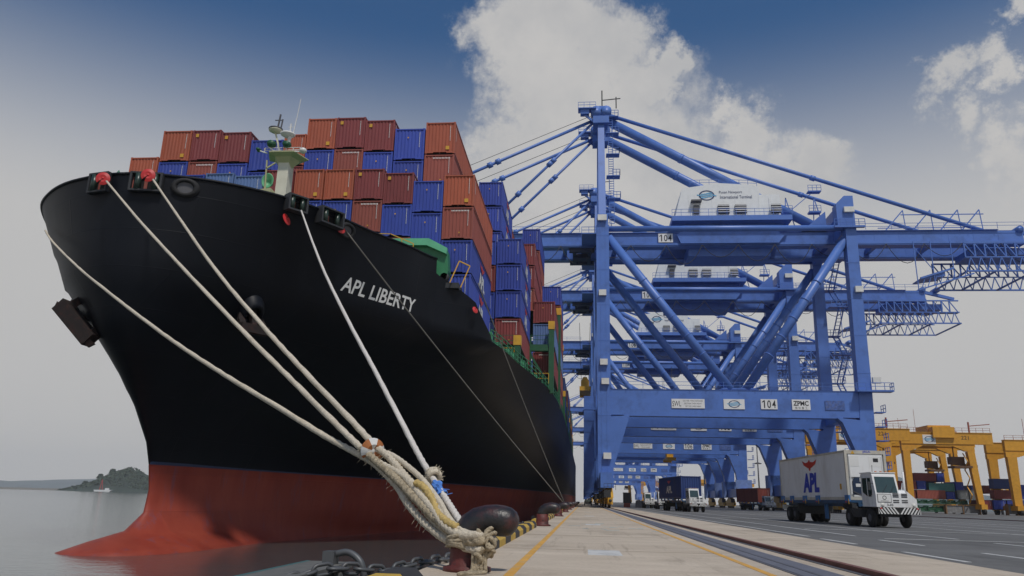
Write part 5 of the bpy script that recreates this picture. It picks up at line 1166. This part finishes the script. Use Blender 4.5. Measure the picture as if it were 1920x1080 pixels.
# ------------------------------------------------------------------ trucks
M_stripe_k = mat('stripe_black', (.015, .015, .015), .5)
M_rubber = mat('tyre_rubber', (.018, .018, .018), .85, dirt=(.06, .055, .05), dirt_amt=.5, nscale=5)
def tyre_pair(par, x, y, r=.5, wd=.3):
    b = MB(); b.lathe([(r*.55, -wd/2), (r*.9, -wd/2), (r, -wd/2+.05), (r, wd/2-.05), (r*.9, wd/2), (r*.55, wd/2)], (x, y, r), 20, 'x'); w_ = b.build('wheel', M_rubber, par)
    b = MB(); b.lathe([(.05, -wd/2-.02), (r*.3, -wd/2-.03), (r*.53, -wd/2+.03), (r*.53, wd/2-.03), (.1, wd/2)], (x, y, r), 14, 'x'); b.build('rim', M_gun, w_); return w_
def tractor(loc, label):
    """terminal tractor facing -y; x = 0 at its right-hand side as the camera sees it is the left"""
    t = empty('terminal_tractor', loc, label, 'truck', 'yard trucks')
    b = MB(); b.box(.55, 1.9, .6, 5.2, .55, .95); b.box(.2, 2.25, 3.6, 4.7, .96, 1.12); b.box(.02, .5, 1.9, 3.0, .5, .95); b.build('chassis', M_dark, t)
    # cab: over the left half, windscreen raked
    b = MB(); b.smooth = False
    b.prism([(-.15, 1.08), (-.15, 1.78), (.12, 2.78), (.2, 2.88), (1.5, 2.88), (1.62, 2.78), (1.62, 1.08)], .03, 1.42, 'x'); b.box(.0, 1.45, .12, 1.66, 2.881, 2.93)
    b.prism([(-.15, 1.08), (-.15, 1.80), (.1, 1.98), (1.3, 1.98), (1.3, 1.08)], 1.421, 1.85, 'x'); b.prism([(1.851, 1.08), (1.851, 1.94), (2.4, 1.5), (2.4, 1.08)], -.15, 1.3)
    cab_ = b.build('cab', M_white, t)
    b = MB(); W = lambda x, s_, d: (x, -.155 + .27*s_ + .0 - d, 1.80 + 1.0*s_)
    b.add([W(.12, .04, .0), W(1.33, .04, .0), W(1.30, .88, 0), W(.15, .88, 0), W(.12, .04, .015), W(1.33, .04, .015), W(1.30, .88, .015), W(.15, .88, .015)], [(0, 3, 2, 1), (4, 5, 6, 7), (0, 1, 5, 4), (1, 2, 6, 5), (2, 3, 7, 6), (3, 0, 4, 7)])
    b.prism([(.25, 1.95), (.36, 2.62), (.72, 2.62), (.72, 1.62), (.3, 1.62)], .012, .028, 'x'); b.prism([(.82, 1.62), (.82, 2.62), (1.4, 2.62), (1.4, 1.85)], .012, .028, 'x'); b.box(.25, 1.2, 1.621, 1.635, 1.9, 2.6); b.build('window', M_glass, cab_)
    b = MB(); b.box(.0, .02, .74, .8, 1.1, 2.7); b.box(-.0, .02, .28, .3, 1.1, 1.7); b.box(-.03, .01, .85, .98, 1.55, 1.6); b.build('door', M_marking, cab_)
    b = MB(); b.m = 0
    for (x0, x1) in ((1.02, 1.36), (1.52, 1.86)):
        for z in (1.32, 1.42, 1.6, 1.68, 1.76): b.box(x0, x1, -.17, -.152, z, z+.045)
    b.m = 1; b.box(.14, .9, -.17, -.152, 1.35, 1.74); b.m = 0; n = 16
    for z0_, z1_, x0, x1 in ((1.33, 1.35, .12, .92), (1.74, 1.76, .12, .92)): b.box(x0, x1, -.172, -.151, z0_, z1_)
    for x0 in (.12, .9): b.box(x0, x0+.02, -.172, -.151, 1.351, 1.739)
    b.add([(.52+.12*math.cos(2*math.pi*k/n)*q, -.175, 1.57+.11*math.sin(2*math.pi*k/n)*q) for k in range(n) for q in (1, .72)], [(2*k, 2*k+1, (2*k+3) % (2*n), (2*k+2) % (2*n)) for k in range(n)]); b.box(.3, .75, -.173, -.171, 1.39, 1.41)
    text_on(b, '3-03', (.82, -.16, 1.2), (1, 0, 0), (0, 0, 1), .36, .12, .01); b.build('grille', [M_ink, M_marking], t)
    for x in (.38, 2.2):
        b = MB(); b.lathe([(.06, -.05), (.09, -.03), (.09, 0)], (x, -.15, 1.2), 10, 'y'); b.box(x-.13, x+.13, -.16, -.151, 1.1, 1.3); b.build('headlight', [M_lamp], t)
    # striped bumper
    b = MB(); b.m = 0; b.box(-.02, 2.42, -.42, -.2, .72, 1.07); b.m = 1; k = 0; zb, zt_ = .725, 1.065; x = -.35
    mid = 1.2
    for side in (-1, 1):
        for j in range(7):
            a = mid + side*(.03 + j*.19 + .0); 
            p0, p1 = a, a + side*.095; q0, q1 = p0 + side*.26*1, p1 + side*.26*1
            lim = lambda v: min(max(v, -.015), 2.415)
            b.add([(lim(p0), -.424, zb), (lim(p1), -.424, zb), (lim(q1), -.424, zt_), (lim(q0), -.424, zt_)], [(0, 1, 2, 3)])
    bp_ = b.build('bumper', [M_stripe_k, M_marking], t)
    b = MB(); b.box(.1, .2, -.43, -.421, .98, 1.05); b.box(2.2, 2.3, -.43, -.421, .98, 1.05); b.build('lamp', M_red, bp_)
    b = MB(); b.tube([(2.3, .9, 1.5), (2.3, .9, 3.0)], .06, 10); b.box(2.1, 2.35, .7, 1.3, .9, 1.5); b.bar((2.15, 1.0, 1.9), (2.25, 1.0, 2.4), .05); b.build('exhaust_stack', M_white, t)
    b = MB(); b.bar((.0, .0, 2.3), (-.28, -.12, 2.35), .03); b.box(-.36, -.22, -.16, -.12, 1.95, 2.4); b.bar((.1, .15, 2.88), (.1, .1, 3.3), .02); b.build('mirror', M_dark, cab_)
    b = MB(); b.bar((.45, -.17, 1.84), (.8, -.06, 2.25), .02); b.bar((.9, -.17, 1.84), (1.2, -.06, 2.2), .02); b.build('wiper', M_dark, cab_)
    b = MB()
    for x in (.3, .6, .9, 1.1): b.box(x, x+.09, .2, .3, 2.931, 2.98)
    b.build('marker_lamp', mat('amber_lamp', (.6, .15, .02), .3), cab_)
    b = MB(); b.box(.0, .28, 3.0, 4.3, .98, 1.25); b.box(2.1, 2.4, 3.0, 4.3, .98, 1.25); b.prism([(2.9, .5), (3.1, 1.1), (3.6, 1.3), (4.1, 1.1), (4.2, .9), (3.6, 1.1)], .0, .35, 'x'); b.build('mudguard', M_dark, t)
    for x in (.22, 2.2): tyre_pair(t, x, .95)
    for x in (.2, .55, 1.85, 2.2): tyre_pair(t, x, 3.75)
    return t
M_trail = mat('trailer_blue_paint', (.02, .075, .17), .5, var=.2, dirt=(.03, .035, .04), dirt_amt=.8)
M_brk = mat('bracket_blue_paint', (.05, .16, .38), .5)
def trailer(loc, label):
    t = empty('container_trailer', loc, label, 'trailer', 'container trailers')
    b = MB()
    for x in (.45, 1.75): b.box(x, x+.16, 0, 12.3, 1.08, 1.42)
    for y in (0, 1.6, 3.4, 5.2, 7, 8.8, 10.6, 12.1): b.box(.02, 2.4, y, y+.14, 1.3, 1.44)
    b.box(.611, 1.749, 0, 3, 1.1, 1.25); b.box(.0, .06, .2, 12.2, 1.25, 1.44); b.box(2.36, 2.42, .2, 12.2, 1.25, 1.44); b.build('frame', M_trail, t)
    for y in (.25, 5.0, 7.4, 10.0, 12.0):
        b = MB(); b.m = 0; b.box(-.1, .0, y-.3, y+.3, 1.36, 1.72); b.box(2.42, 2.52, y-.3, y+.3, 1.36, 1.72); b.m = 1; b.box(-.12, -.101, y-.3, y-.22, 1.2, 1.5); b.m = 2; b.box(-.12, -.101, y+.02, y+.2, 1.3, 1.38)
        b.build('corner_guide', [M_brk, M_yellow, M_red], t)
    b = MB(); b.box(.25, .35, 4.4, 4.5, .3, 1.2); b.box(.25, .35, 4.7, 4.8, .3, 1.2); b.box(2.0, 2.1, 4.4, 4.5, .3, 1.2); b.build('landing_leg', M_brk, t)
    b = MB(); b.m = 0; b.box(.2, 2.2, 9.2, 12.0, .55, .9); b.box(-.0, 2.4, 9.0, 9.15, .7, 1.2); b.build('axle_frame', M_dark, t)
    for y in (9.9, 11.2):
        for x in (.18, .5, 1.9, 2.22): tyre_pair(t, x, y, .5, .28)
    b = MB(); b.m = 0; b.box(.0, 2.42, 12.31, 12.36, .8, 1.1); b.build('rear_bar', M_marking, t)
    return t
TX, TY, TR, TS = 14.2, 40.0, R(4), 0.9
def tpos(x, y, a, lx, ly, s=1.0):
    lx *= s; ly *= s; return (x + lx*math.cos(a) - ly*math.sin(a), y + lx*math.sin(a) + ly*math.cos(a), 0)
tr0 = tractor((TX, TY, 0), 'white terminal tractor in front, with black striped bumper, pulling the white container'); tl0 = trailer(tpos(TX, TY, TR, 0, 3.2, TS), 'long blue container trailer carrying the white refrigerated container'); tr0.rotation_euler.z = tl0.rotation_euler.z = TR; tr0.scale = (TS*.92, TS, TS); tl0.scale = (TS, TS, TS)
index_kids()
# the white refrigerated container
rp = tpos(TX, TY, TR, 1.21, 3.45, TS)
t = empty('refrigerated_container', (rp[0], rp[1], 1.45*TS), 'white refrigerated container with red bird and blue lettering on the big truck', 'container', None, TR); t.scale = (TS, TS, TS*1.1)
b = MB(); b.box(-1.18, 1.18, .12, 12.1, .14, 2.56)
for k in range(58): y = .35 + k*.2; b.box(-1.186, -1.181, y, y+.02, .2, 2.5)
b.build('body', M_white, t)
b = MB()
for sx in (-1.22, 1.08):
    for y in (0, 12.05): b.box(sx, sx+.14, y, y+.14, .0, 2.62)
    b.box(sx if sx < 0 else sx+.06, sx+.08 if sx < 0 else sx+.14, .141, 12.049, .0, .15); b.box(sx if sx < 0 else sx+.06, sx+.08 if sx < 0 else sx+.14, .141, 12.049, 2.5, 2.61)
b.box(-1.079, 1.079, 0, .1, 2.42, 2.61); b.box(-1.079, 1.079, 0, .1, 0, .16); b.build('frame', mat('dirty_cream_frame', (.5, .48, .42), .5, var=.15, dirt=(.25, .16, .08), dirt_amt=.6), t)
b = MB(); b.m = 0; b.box(-1.0, 1.0, .03, .119, 1.2, 2.4); b.m = 1; b.prism([(-.85, .25), (-.85, 1.0), (-.7, 1.18), (.75, 1.18), (.85, 1.05), (.85, .25)], .02, .118); b.m = 2; b.box(-.45, -.22, .0, .019, .95, 1.15); b.box(-.7, -.15, .0, .019, .68, .85); b.box(-.95, -.4, .021, .029, 1.75, 2.3); b.box(.2, .95, .021, .029, 1.75, 2.3)
b.m = 3; b.bar((-.9, .0, .45), (-.3, .0, .2), .05); b.bar((.1, .0, .6), (.8, .0, .3), .06); b.m = 2; b.box(-.85, .85, .005, .04, .17, .26)
for x in (-.98, .93): b.box(x, x+.05, .0, .03, .3, 2.3)
b.build('cooling_unit', [M_white, mat('dark_blue_unit', (.012, .03, .07), .5), M_marking, M_gun], t)
b = MB(); b.m = 1; text_on(b, 'APL', (-1.2, 6.0, 1.0), (0, -1, 0), (0, 0, 1), 3.0, 1.15, .055, .12); b.m = 0; eagle(b, lambda u, v: (-1.2, 6.0-u*1.35, 2.02+v*.33)); b.m = 2; b.box(-1.2, -1.19, .9, 1.15, .55, .85)
b.m = 1; text_on(b, 'JRIA', (.1, -.004, 2.52), (1, 0, 0), (0, 0, 1), .5, .13, .03); b.m = 2; b.add([(-.85, -.004, 2.42), (-.6, -.004, 2.42), (-.72, -.004, 2.6)], [(0, 1, 2)])
b.build('marking', [M_eagle, M_logoblue, M_yellow], t)
b = MB(); b.m = 0; b.box(.45, .75, .015, .0205, 2.0, 2.2); b.build('label', [M_ink], t)
def copy_thing(o, loc, label):
    c = o.copy(); COL.objects.link(c); c.location = loc; c['label'] = label
    for ch in KIDS.get(o.name, []):
        d = ch.copy(); COL.objects.link(d); d.parent = c
        for g in KIDS.get(ch.name, []): e = g.copy(); COL.objects.link(e); e.parent = d
    return c
def rig(x, y, a, lab_t, lab_l, colr, lab_c, mk):
    copy_thing(tr0, (x, y, 0), lab_t).rotation_euler.z = a; copy_thing(tl0, tpos(x, y, a, 0, 3.2), lab_l).rotation_euler.z = a
    q = tpos(x, y, a, 1.21, 3.45); return container(colr, q[0], q[1], 1.45, lab_c, 'containers on trucks', mark=mk, rz=a)
C2_ = rig(12.1, 92, R(7), 'white terminal tractor with striped bumper pulling the dark blue container', 'trailer under the dark blue container, left of the big truck', 'darkblue', 'dark blue container on the second truck, under the cranes', 9)
b = MB(); b.m = 0; text_on(b, 'APL', (-1.24, 6.2, 1.15), (0, -1, 0), (0, 0, 1), 3.2, .9, .05); b.m = 1; eagle(b, lambda u, v: (-1.24, 6.2-u*.9, 2.05+v*.25)); b.build('logo', [M_marking, M_eagle], C2_)
rig(33.6, 150, R(8), 'white terminal tractor pulling the brown container between the crane legs', 'trailer under the brown container between the crane legs', 'brown', 'rusty brown container on the truck between the landside crane legs', 0)
copy_thing(tr0, (11.6, 124, 0), 'white terminal tractor without a load behind the blue container truck, right of a pair'); copy_thing(tr0, (10.8, 141, 0), 'white terminal tractor without a load, left and farther of a pair')

# ------------------------------------------------------------------ the yard beyond
def rtg(loc, label, W_=15.0, H_=16.0, num='221', D_=9.0, over=(0, 4.5)):
    t = empty('yard_gantry_crane', loc, label, 'gantry crane', 'yellow yard gantry cranes')
    for y in (0, D_):
        b = MB(); b.box(-1-over[0], W_+1+over[1], y-.6, y+.6, H_+.5, H_+3.2); b.box(-1-over[0], W_+1+over[1], y-.75, y+.75, H_+3.201, H_+3.35)
        b.box(-1, W_+1, y-.4, y+.4, H_, H_+.499); b.prism([(-1, H_-.002), (-1, H_-1.2), (1.2, H_-1.2), (4, H_-.002)], y-.5, y+.5); b.prism([(W_-4, H_-.002), (W_-1.2, H_-1.2), (W_+1, H_-1.2), (W_+1, H_-.002)], y-.5, y+.5); b.build('girder', M_rtg, t)
        for x in (0, W_):
            b = MB(); b.bar((x + (1.0 if x else 0), y, 1.4), (x, y, H_-1.2), 1.3, 1.1, 1.7, 1.3, up=(0, 1, 0)); b.build('leg', M_rtg, t)
    for x in (0, W_+1):
        b = MB(); b.box(x-.7, x+.7, -1.5, D_+1.5, 1.2, 2.4); b.build('sill_beam', M_rtg, t)
        for y in (-1, D_+1): b = MB(); b.lathe([(.3, -.3), (.75, -.3), (.75, .3), (.3, .3)], (x, y, .75), 14, 'x'); b.build('wheel', M_rubber, t)
    b = MB(); b.box(W_*.42, W_*.78, 1, D_-1, H_+3.4, H_+5.2); b.box(W_*.4, W_*.8, .7, D_-.7, H_+3.0, H_+3.39); b.box(W_*.43, W_*.77, -1.3, .9, H_+2.0, H_+4.6); b.build('trolley', M_rtg, t)
    b = MB(); b.box(W_*.75, W_*.95, 1.5, 4, H_-4.2, H_-2.4); b.bar((W_*.7, 2, H_-4), (W_*1.15, 2, H_-4.6), .5); b.bar((W_*.8, 2, H_-2.4), (W_*.8, 2, H_), .2); b.box(W_*.7, W_*.98, -1.2, 2.5, H_-5.2, H_-4.7); b.build('operator_cab', mat('cab_brown', (.12, .06, .03), .6), t)
    b = MB(); b.rail([(-1, -.8, H_+3.35), (W_+5, -.8, H_+3.35)], 1.1, .07, 1.6); b.bar((W_+.5, 0, H_+3.3), (W_+.5, 0, H_+6), .3); b.bar((W_+.5, 0, H_+5), (W_+5.5, 0, H_+5.5), .2); b.bar((3, 0, H_+3.3), (3, 0, H_+9), .07); b.build('handrail', mat('rail_rust_red', (.3, .08, .05), .6), t)
    b = MB(); q = 2.5; k = 0
    while q < H_-2: b.bar((W_-1.2, -.9 + (0 if k % 2 else 2), q), (W_-1.2, -.9 + (2 if k % 2 else 0), q+2), .2); q += 2; k += 1
    b.build('ladder', M_rtg, t)
    b = MB(); b.m = 0; b.box(4.2, 7.2, -.68, -.61, H_+.5, H_+2.7); oval_sign(b, (5.7, H_+1.6), 2.2, 1.5, -.69); b.build('emblem', [M_marking, M_navy, MATS['sign_sky_blue']], t)
    b = MB(); text_on(b, num, (W_-1, -.62, H_+2.1), (1, 0, 0), (0, 0, 1), 1.8, .9); b.build('number', M_ink, t)
    return t
R0 = rtg((79.6, 200, 0), 'nearest yellow yard gantry crane, with a white emblem on its beam', 15.2, 16.1); index_kids()
R1 = copy_thing(R0, (104.2, 200, -2.0), 'yellow yard gantry crane at the right edge, its beam running out of the picture')
R1.location.z = 0; R1.scale = (1.3, 1, .92)
copy_thing(R0, (57.0, 192, 0), 'yellow yard gantry crane half hidden behind the landside legs of crane 104'); copy_thing(R0, (88.5, 232, 0), 'yellow yard gantry crane just behind the nearest one, its legs between the other legs').scale = (.9, 1, 1.05)
FARL = [(22, 640, 'left under the portals, nearest of the far group'), (52, 700, 'under the portals, second from left of the far group'), (92, 680, 'in line with the blue container truck'), (132, 720, 'just right of the blue container truck'), (178, 740, 'between the landside legs of the middle cranes'), (350, 700, 'on the skyline just right of the big truck'), (395, 720, 'on the skyline between the legs of the near yellow cranes'), (470, 760, 'on the skyline toward the right edge')]
for x, y, lb in FARL:
    c = copy_thing(R0, (x, y, 0), 'small distant orange gantry crane ' + lb)
GY = 205.0
YARD = [(83.68, 88.9, 7.77, 9.89, 'maroon', 1.5, 'maroon container lying on top of the yard stack, left of the blue one'), (89.17, 90.94, 7.68, 10.0, 'blue', 1.5, 'blue container end on top of the yard stack'), (79.1, 83.36, 5.67, 7.79, 'maroon', 0.2, 'maroon container just right of the big truck cab, second tier'), (83.61, 85.68, 5.85, 7.89, 'blue', 0.2, 'bright blue container end between the maroon and the teal box'), (87.1, 89.04, 6.89, 8.03, 'blue', 3.0, 'blue container end showing behind the teal container'), (86.34, 92.4, 5.39, 7.42, 'teal', 0.1, 'long teal container in the middle of the yard stack'), (92.8, 94.73, 5.54, 7.82, 'blue', 0.3, 'blue container end at the right of the teal container'), (83.28, 90.02, 3.5, 5.67, 'brown', 0.0, 'long brown container below the teal one'), (90.25, 92.3, 3.49, 5.34, 'blue', 0.0, 'blue container end below the right end of the teal box'), (92.86, 95.46, 3.5, 5.88, 'grey', 0, 'dark grey container, left of two under the blue one'), (95.78, 97.86, 3.55, 5.94, 'grey', 0, 'dark grey container, right of the two grey ones'), (99.25, 101.83, 5.1, 7.22, 'darkblue', 6, 'dark blue container behind the two grey ones'), (102.13, 103.78, 5.15, 7.28, 'pink', 6, 'pale brick red container behind the leg of the yellow crane'), (101.95, 106.38, 6.3, 8.79, 'darkblue', 0.2, 'long dark blue container topping the right hand stack'), (106.6, 109.95, 3.9, 7.47, 'blue', 0.3, 'tall bright blue container at the right edge of the picture'), (101.77, 105.85, 3.87, 6.07, 'maroon', 0.1, 'maroon container under the long dark blue one'), (98.11, 100.79, 1.21, 3.56, 'maroon', 0, 'maroon container on the ground, behind the gap between the barriers'), (101.13, 104.05, 1.29, 3.63, 'blue', 0, 'blue container on the ground right of the maroon one'), (104.55, 108.82, 1.4, 3.71, 'blue', 0.3, 'blue container on the ground behind the right hand barrier'), (78.8, 82.92, 3.34, 5.44, 'maroon', 0.1, 'maroon container directly right of the tractor cab, lower tier'), (79.32, 82.62, 0.77, 3.13, 'darkblue', 0.1, 'dark blue container on the ground behind the tractor hood')]
for (x0, x1, z0, z1, c, dy, lab) in YARD:
    L_ = 6.06; wd = x1-x0
    long_ = wd > 3.2
    t = empty('shipping_container', ((x0 + x1)/2, GY+dy, z0), lab, 'container', 'containers stacked in the yard')
    if long_: t.rotation_euler.z = -math.pi/2; t.location = (x0, GY+dy+1.22, z0); t.scale = (1, wd/6.06, (z1-z0)*.98/CH); t.rotation_euler.z = -math.pi/2; mk = 9
    else: t.scale = (wd*.98/CW, 1, (z1-z0)*.98/CH); mk = 0
    for nm, me in zip(('body', 'frame', 'marking'), container_mesh(c, 6.06, mk, None)):
        if me is not None: o = bpy.data.objects.new(nm, me); COL.objects.link(o); o.parent = t
# green flat racks and the grey barrier blocks before the stacks
for (x0, x1, z0, z1, lb) in [(82.23, 94.31, 2.33, 3.32, 'long green flat rack, upper of two beside the truck'), (82.33, 88.69, 0.43, 1.92, 'green flat rack on the ground, lower of two')]:
    t = empty('flat_rack', (x0, 203.4, z0), lb, 'flat rack', 'green flat racks before the yard stacks'); b = MB(); wd = x1-x0; h = z1-z0
    b.box(0, wd, 0, 2.2, 0, .25); b.box(0, .2, 0, 2.2, .25, h); b.box(wd-.2, wd, 0, 2.2, .25, h); k = 0; x = .3
    while x < wd-2.4: b.bar((x, -.05, .2), (x+2.2, -.05, h-.1), .14); b.bar((x, 2.1, .2), (x+2.2, 2.1, h-.1), .14); b.box(x, x+.15, 0, 2.2, .25, h-.1); x += 2.2
    b.box(.2, wd-.2, .1, 2.1, h-.12, h); b.box(.25, wd-.25, .4, 2.0, .3, h-.3); b.build('frame', M_dgreen, t)
for (x0, x1, z1, lb) in [(88.2, 96.28, 2.19, 'grey barrier in a rusty frame, left of two'), (102.47, 107.14, 2.65, 'grey barrier in a rusty frame at the right edge')]:
    t = empty('barrier_block', (x0, 201.5, 0), lb, 'barrier', 'grey barrier frames before the yard stacks'); wd = x1-x0; b = MB(); b.box(.3, wd-.3, .2, 1.0, .3, z1-.2); b.build('block', M_greyrock, t)
    b = MB(); 
    for x in (0, wd/2-.1, wd-.25): b.box(x, x+.25, 0, 1.2, 0, z1)
    b.box(0, wd, 0, .15, z1-.15, z1+.001); b.build('frame', mat('rusty_frame', (.22, .12, .05), .8), t)
# lamp posts
for k, (x, y, h, lb) in enumerate(((72, 330, 29, 'tall thin lighting mast seen between crane legs, nearest the container truck'), (83, 380, 20, 'shorter lighting mast with a lamp head right of the tall one, under the portals'), (50, 330, 30, 'thin lighting mast behind the legs of crane 106'), (118, 235, 18, 'blue grey lighting mast between the yellow cranes at right'), (160, 280, 24, 'lighting mast at the right edge of the picture'))):
    t = empty('lamp_post', (x, y, 0), lb, 'lamp post', 'lighting masts in the yard'); b = MB(); b.tube([(0, 0, 0), (0, 0, h)], [.35, .18], 8); b.build('pole', M_gun, t)
    b = MB(); b.lathe([(1.6, 0), (1.8, .3), (.3, .8)], (0, 0, h), 10); b.build('lamp_head', M_gun, t)
# small things far down the quay
t = empty('electrical_cabinet', (8.2, 150, 0), 'dark electrical cabinet with a rusty base beside the crane rail, far down the quay', 'cabinet'); b = MB(); b.m = 0; b.box(-.7, .7, 0, 1, .8, 2.6); b.m = 1; b.box(-.6, .6, .05, .95, 0, .799); b.m = 0; b.box(-.75, .75, -.05, 1.05, 2.601, 2.7); b.box(-.02, .02, -.02, -.001, .9, 2.5); b.build('cabinet_body', [M_dark, M_brown], t)
t = empty('barrier_block', (11.2, 152, 0), 'grey concrete block standing left of the unladen tractors', 'barrier'); b = MB(); b.prism([(-1.3, 0), (-1.2, 1.3), (1.2, 1.3), (1.3, 0)], 0, 1); b.build('block', M_greyrock, t)
t = empty('parked_car', (1.0, 175, 0), 'dark parked car far along the quay beside the hull', 'car'); b = MB(); b.prism([(-.85, .35), (-.85, .85), (-.65, 1.35), (.65, 1.35), (.85, .85), (.85, .35)], 0, 4.2); b.build('body', M_dark, t)
b = MB(); b.box(-.6, .6, -.01, -.001, .9, 1.25); b.build('windscreen', M_glass, t)
for x in (-.75, .75):
    for y in (.7, 3.4): tyre_pair(t, x, y, .33, .2)
# a worker in a yellow vest behind the barrier
t = empty('person', (96.42, 203.0, 0), 'person in a yellow vest and white helmet standing behind the grey barrier', 'person')
me = bpy.data.meshes.new('body'); V = [(0, 0, .95), (0, 0, 1.2), (0, 0, 1.42), (0, 0, 1.52), (0, -.02, 1.66), (.09, 0, .9), (.11, -.02, .5), (.12, .02, .08), (.13, -.12, .03), (-.09, 0, .9), (-.11, .03, .5), (-.12, .05, .08), (-.13, -.08, .03), (.19, 0, 1.4), (.25, 0, 1.12), (.27, -.08, .87), (-.19, 0, 1.4), (-.25, 0, 1.12), (-.26, -.1, .88)]
E_ = [(0, 1), (1, 2), (2, 3), (3, 4), (0, 5), (5, 6), (6, 7), (7, 8), (0, 9), (9, 10), (10, 11), (11, 12), (2, 13), (13, 14), (14, 15), (2, 16), (16, 17), (17, 18)]
RD = [.15, .15, .14, .06, .105, .1, .07, .05, .04, .1, .07, .05, .04, .07, .05, .04, .07, .05, .04]
me.from_pydata(V, E_, []); o = bpy.data.objects.new('body', me); COL.objects.link(o); o.parent = t; sk = o.modifiers.new('Skin', 'SKIN')
for i, r in enumerate(RD): me.skin_vertices[0].data[i].radius = (r, r)
me.skin_vertices[0].data[0].use_root = True; o.modifiers.new('Sub', 'SUBSURF').levels = 1; me.materials.append(M_dark)
b = MB(); b.lathe([(.19, .98), (.2, 1.2), (.19, 1.44), (.1, 1.5)], (0, 0, 0), 12); b.build('vest', mat('hi_vis_yellow', (.55, .6, .05), .7), t)
b = MB(); b.lathe([(.14, 1.68), (.125, 1.76), (.06, 1.82)], (0, -.02, 0), 12); b.build('helmet', M_marking, t)
# ------------------------------------------------------------------ the air
b = MB(); b.box(-9150, 4650, -400, 5700, -8.5, 260); hz = b.build('haze', None)
hm = bpy.data.materials.new('haze_air'); hm.use_nodes = True; hn = hm.node_tree.nodes; hn.clear(); ho = hn.new('ShaderNodeOutputMaterial'); hv_ = hn.new('ShaderNodeVolumePrincipled')
hv_.inputs['Color'].default_value = (1, 1, 1, 1); hv_.inputs['Density'].default_value = 0.0001; hv_.inputs['Anisotropy'].default_value = 0.2
hm.node_tree.links.new(hv_.outputs[0], ho.inputs['Volume']); hz.data.materials.clear(); hz.data.materials.append(hm); tag(hz, kind='stuff')
SC.cycles.volume_bounces = 2
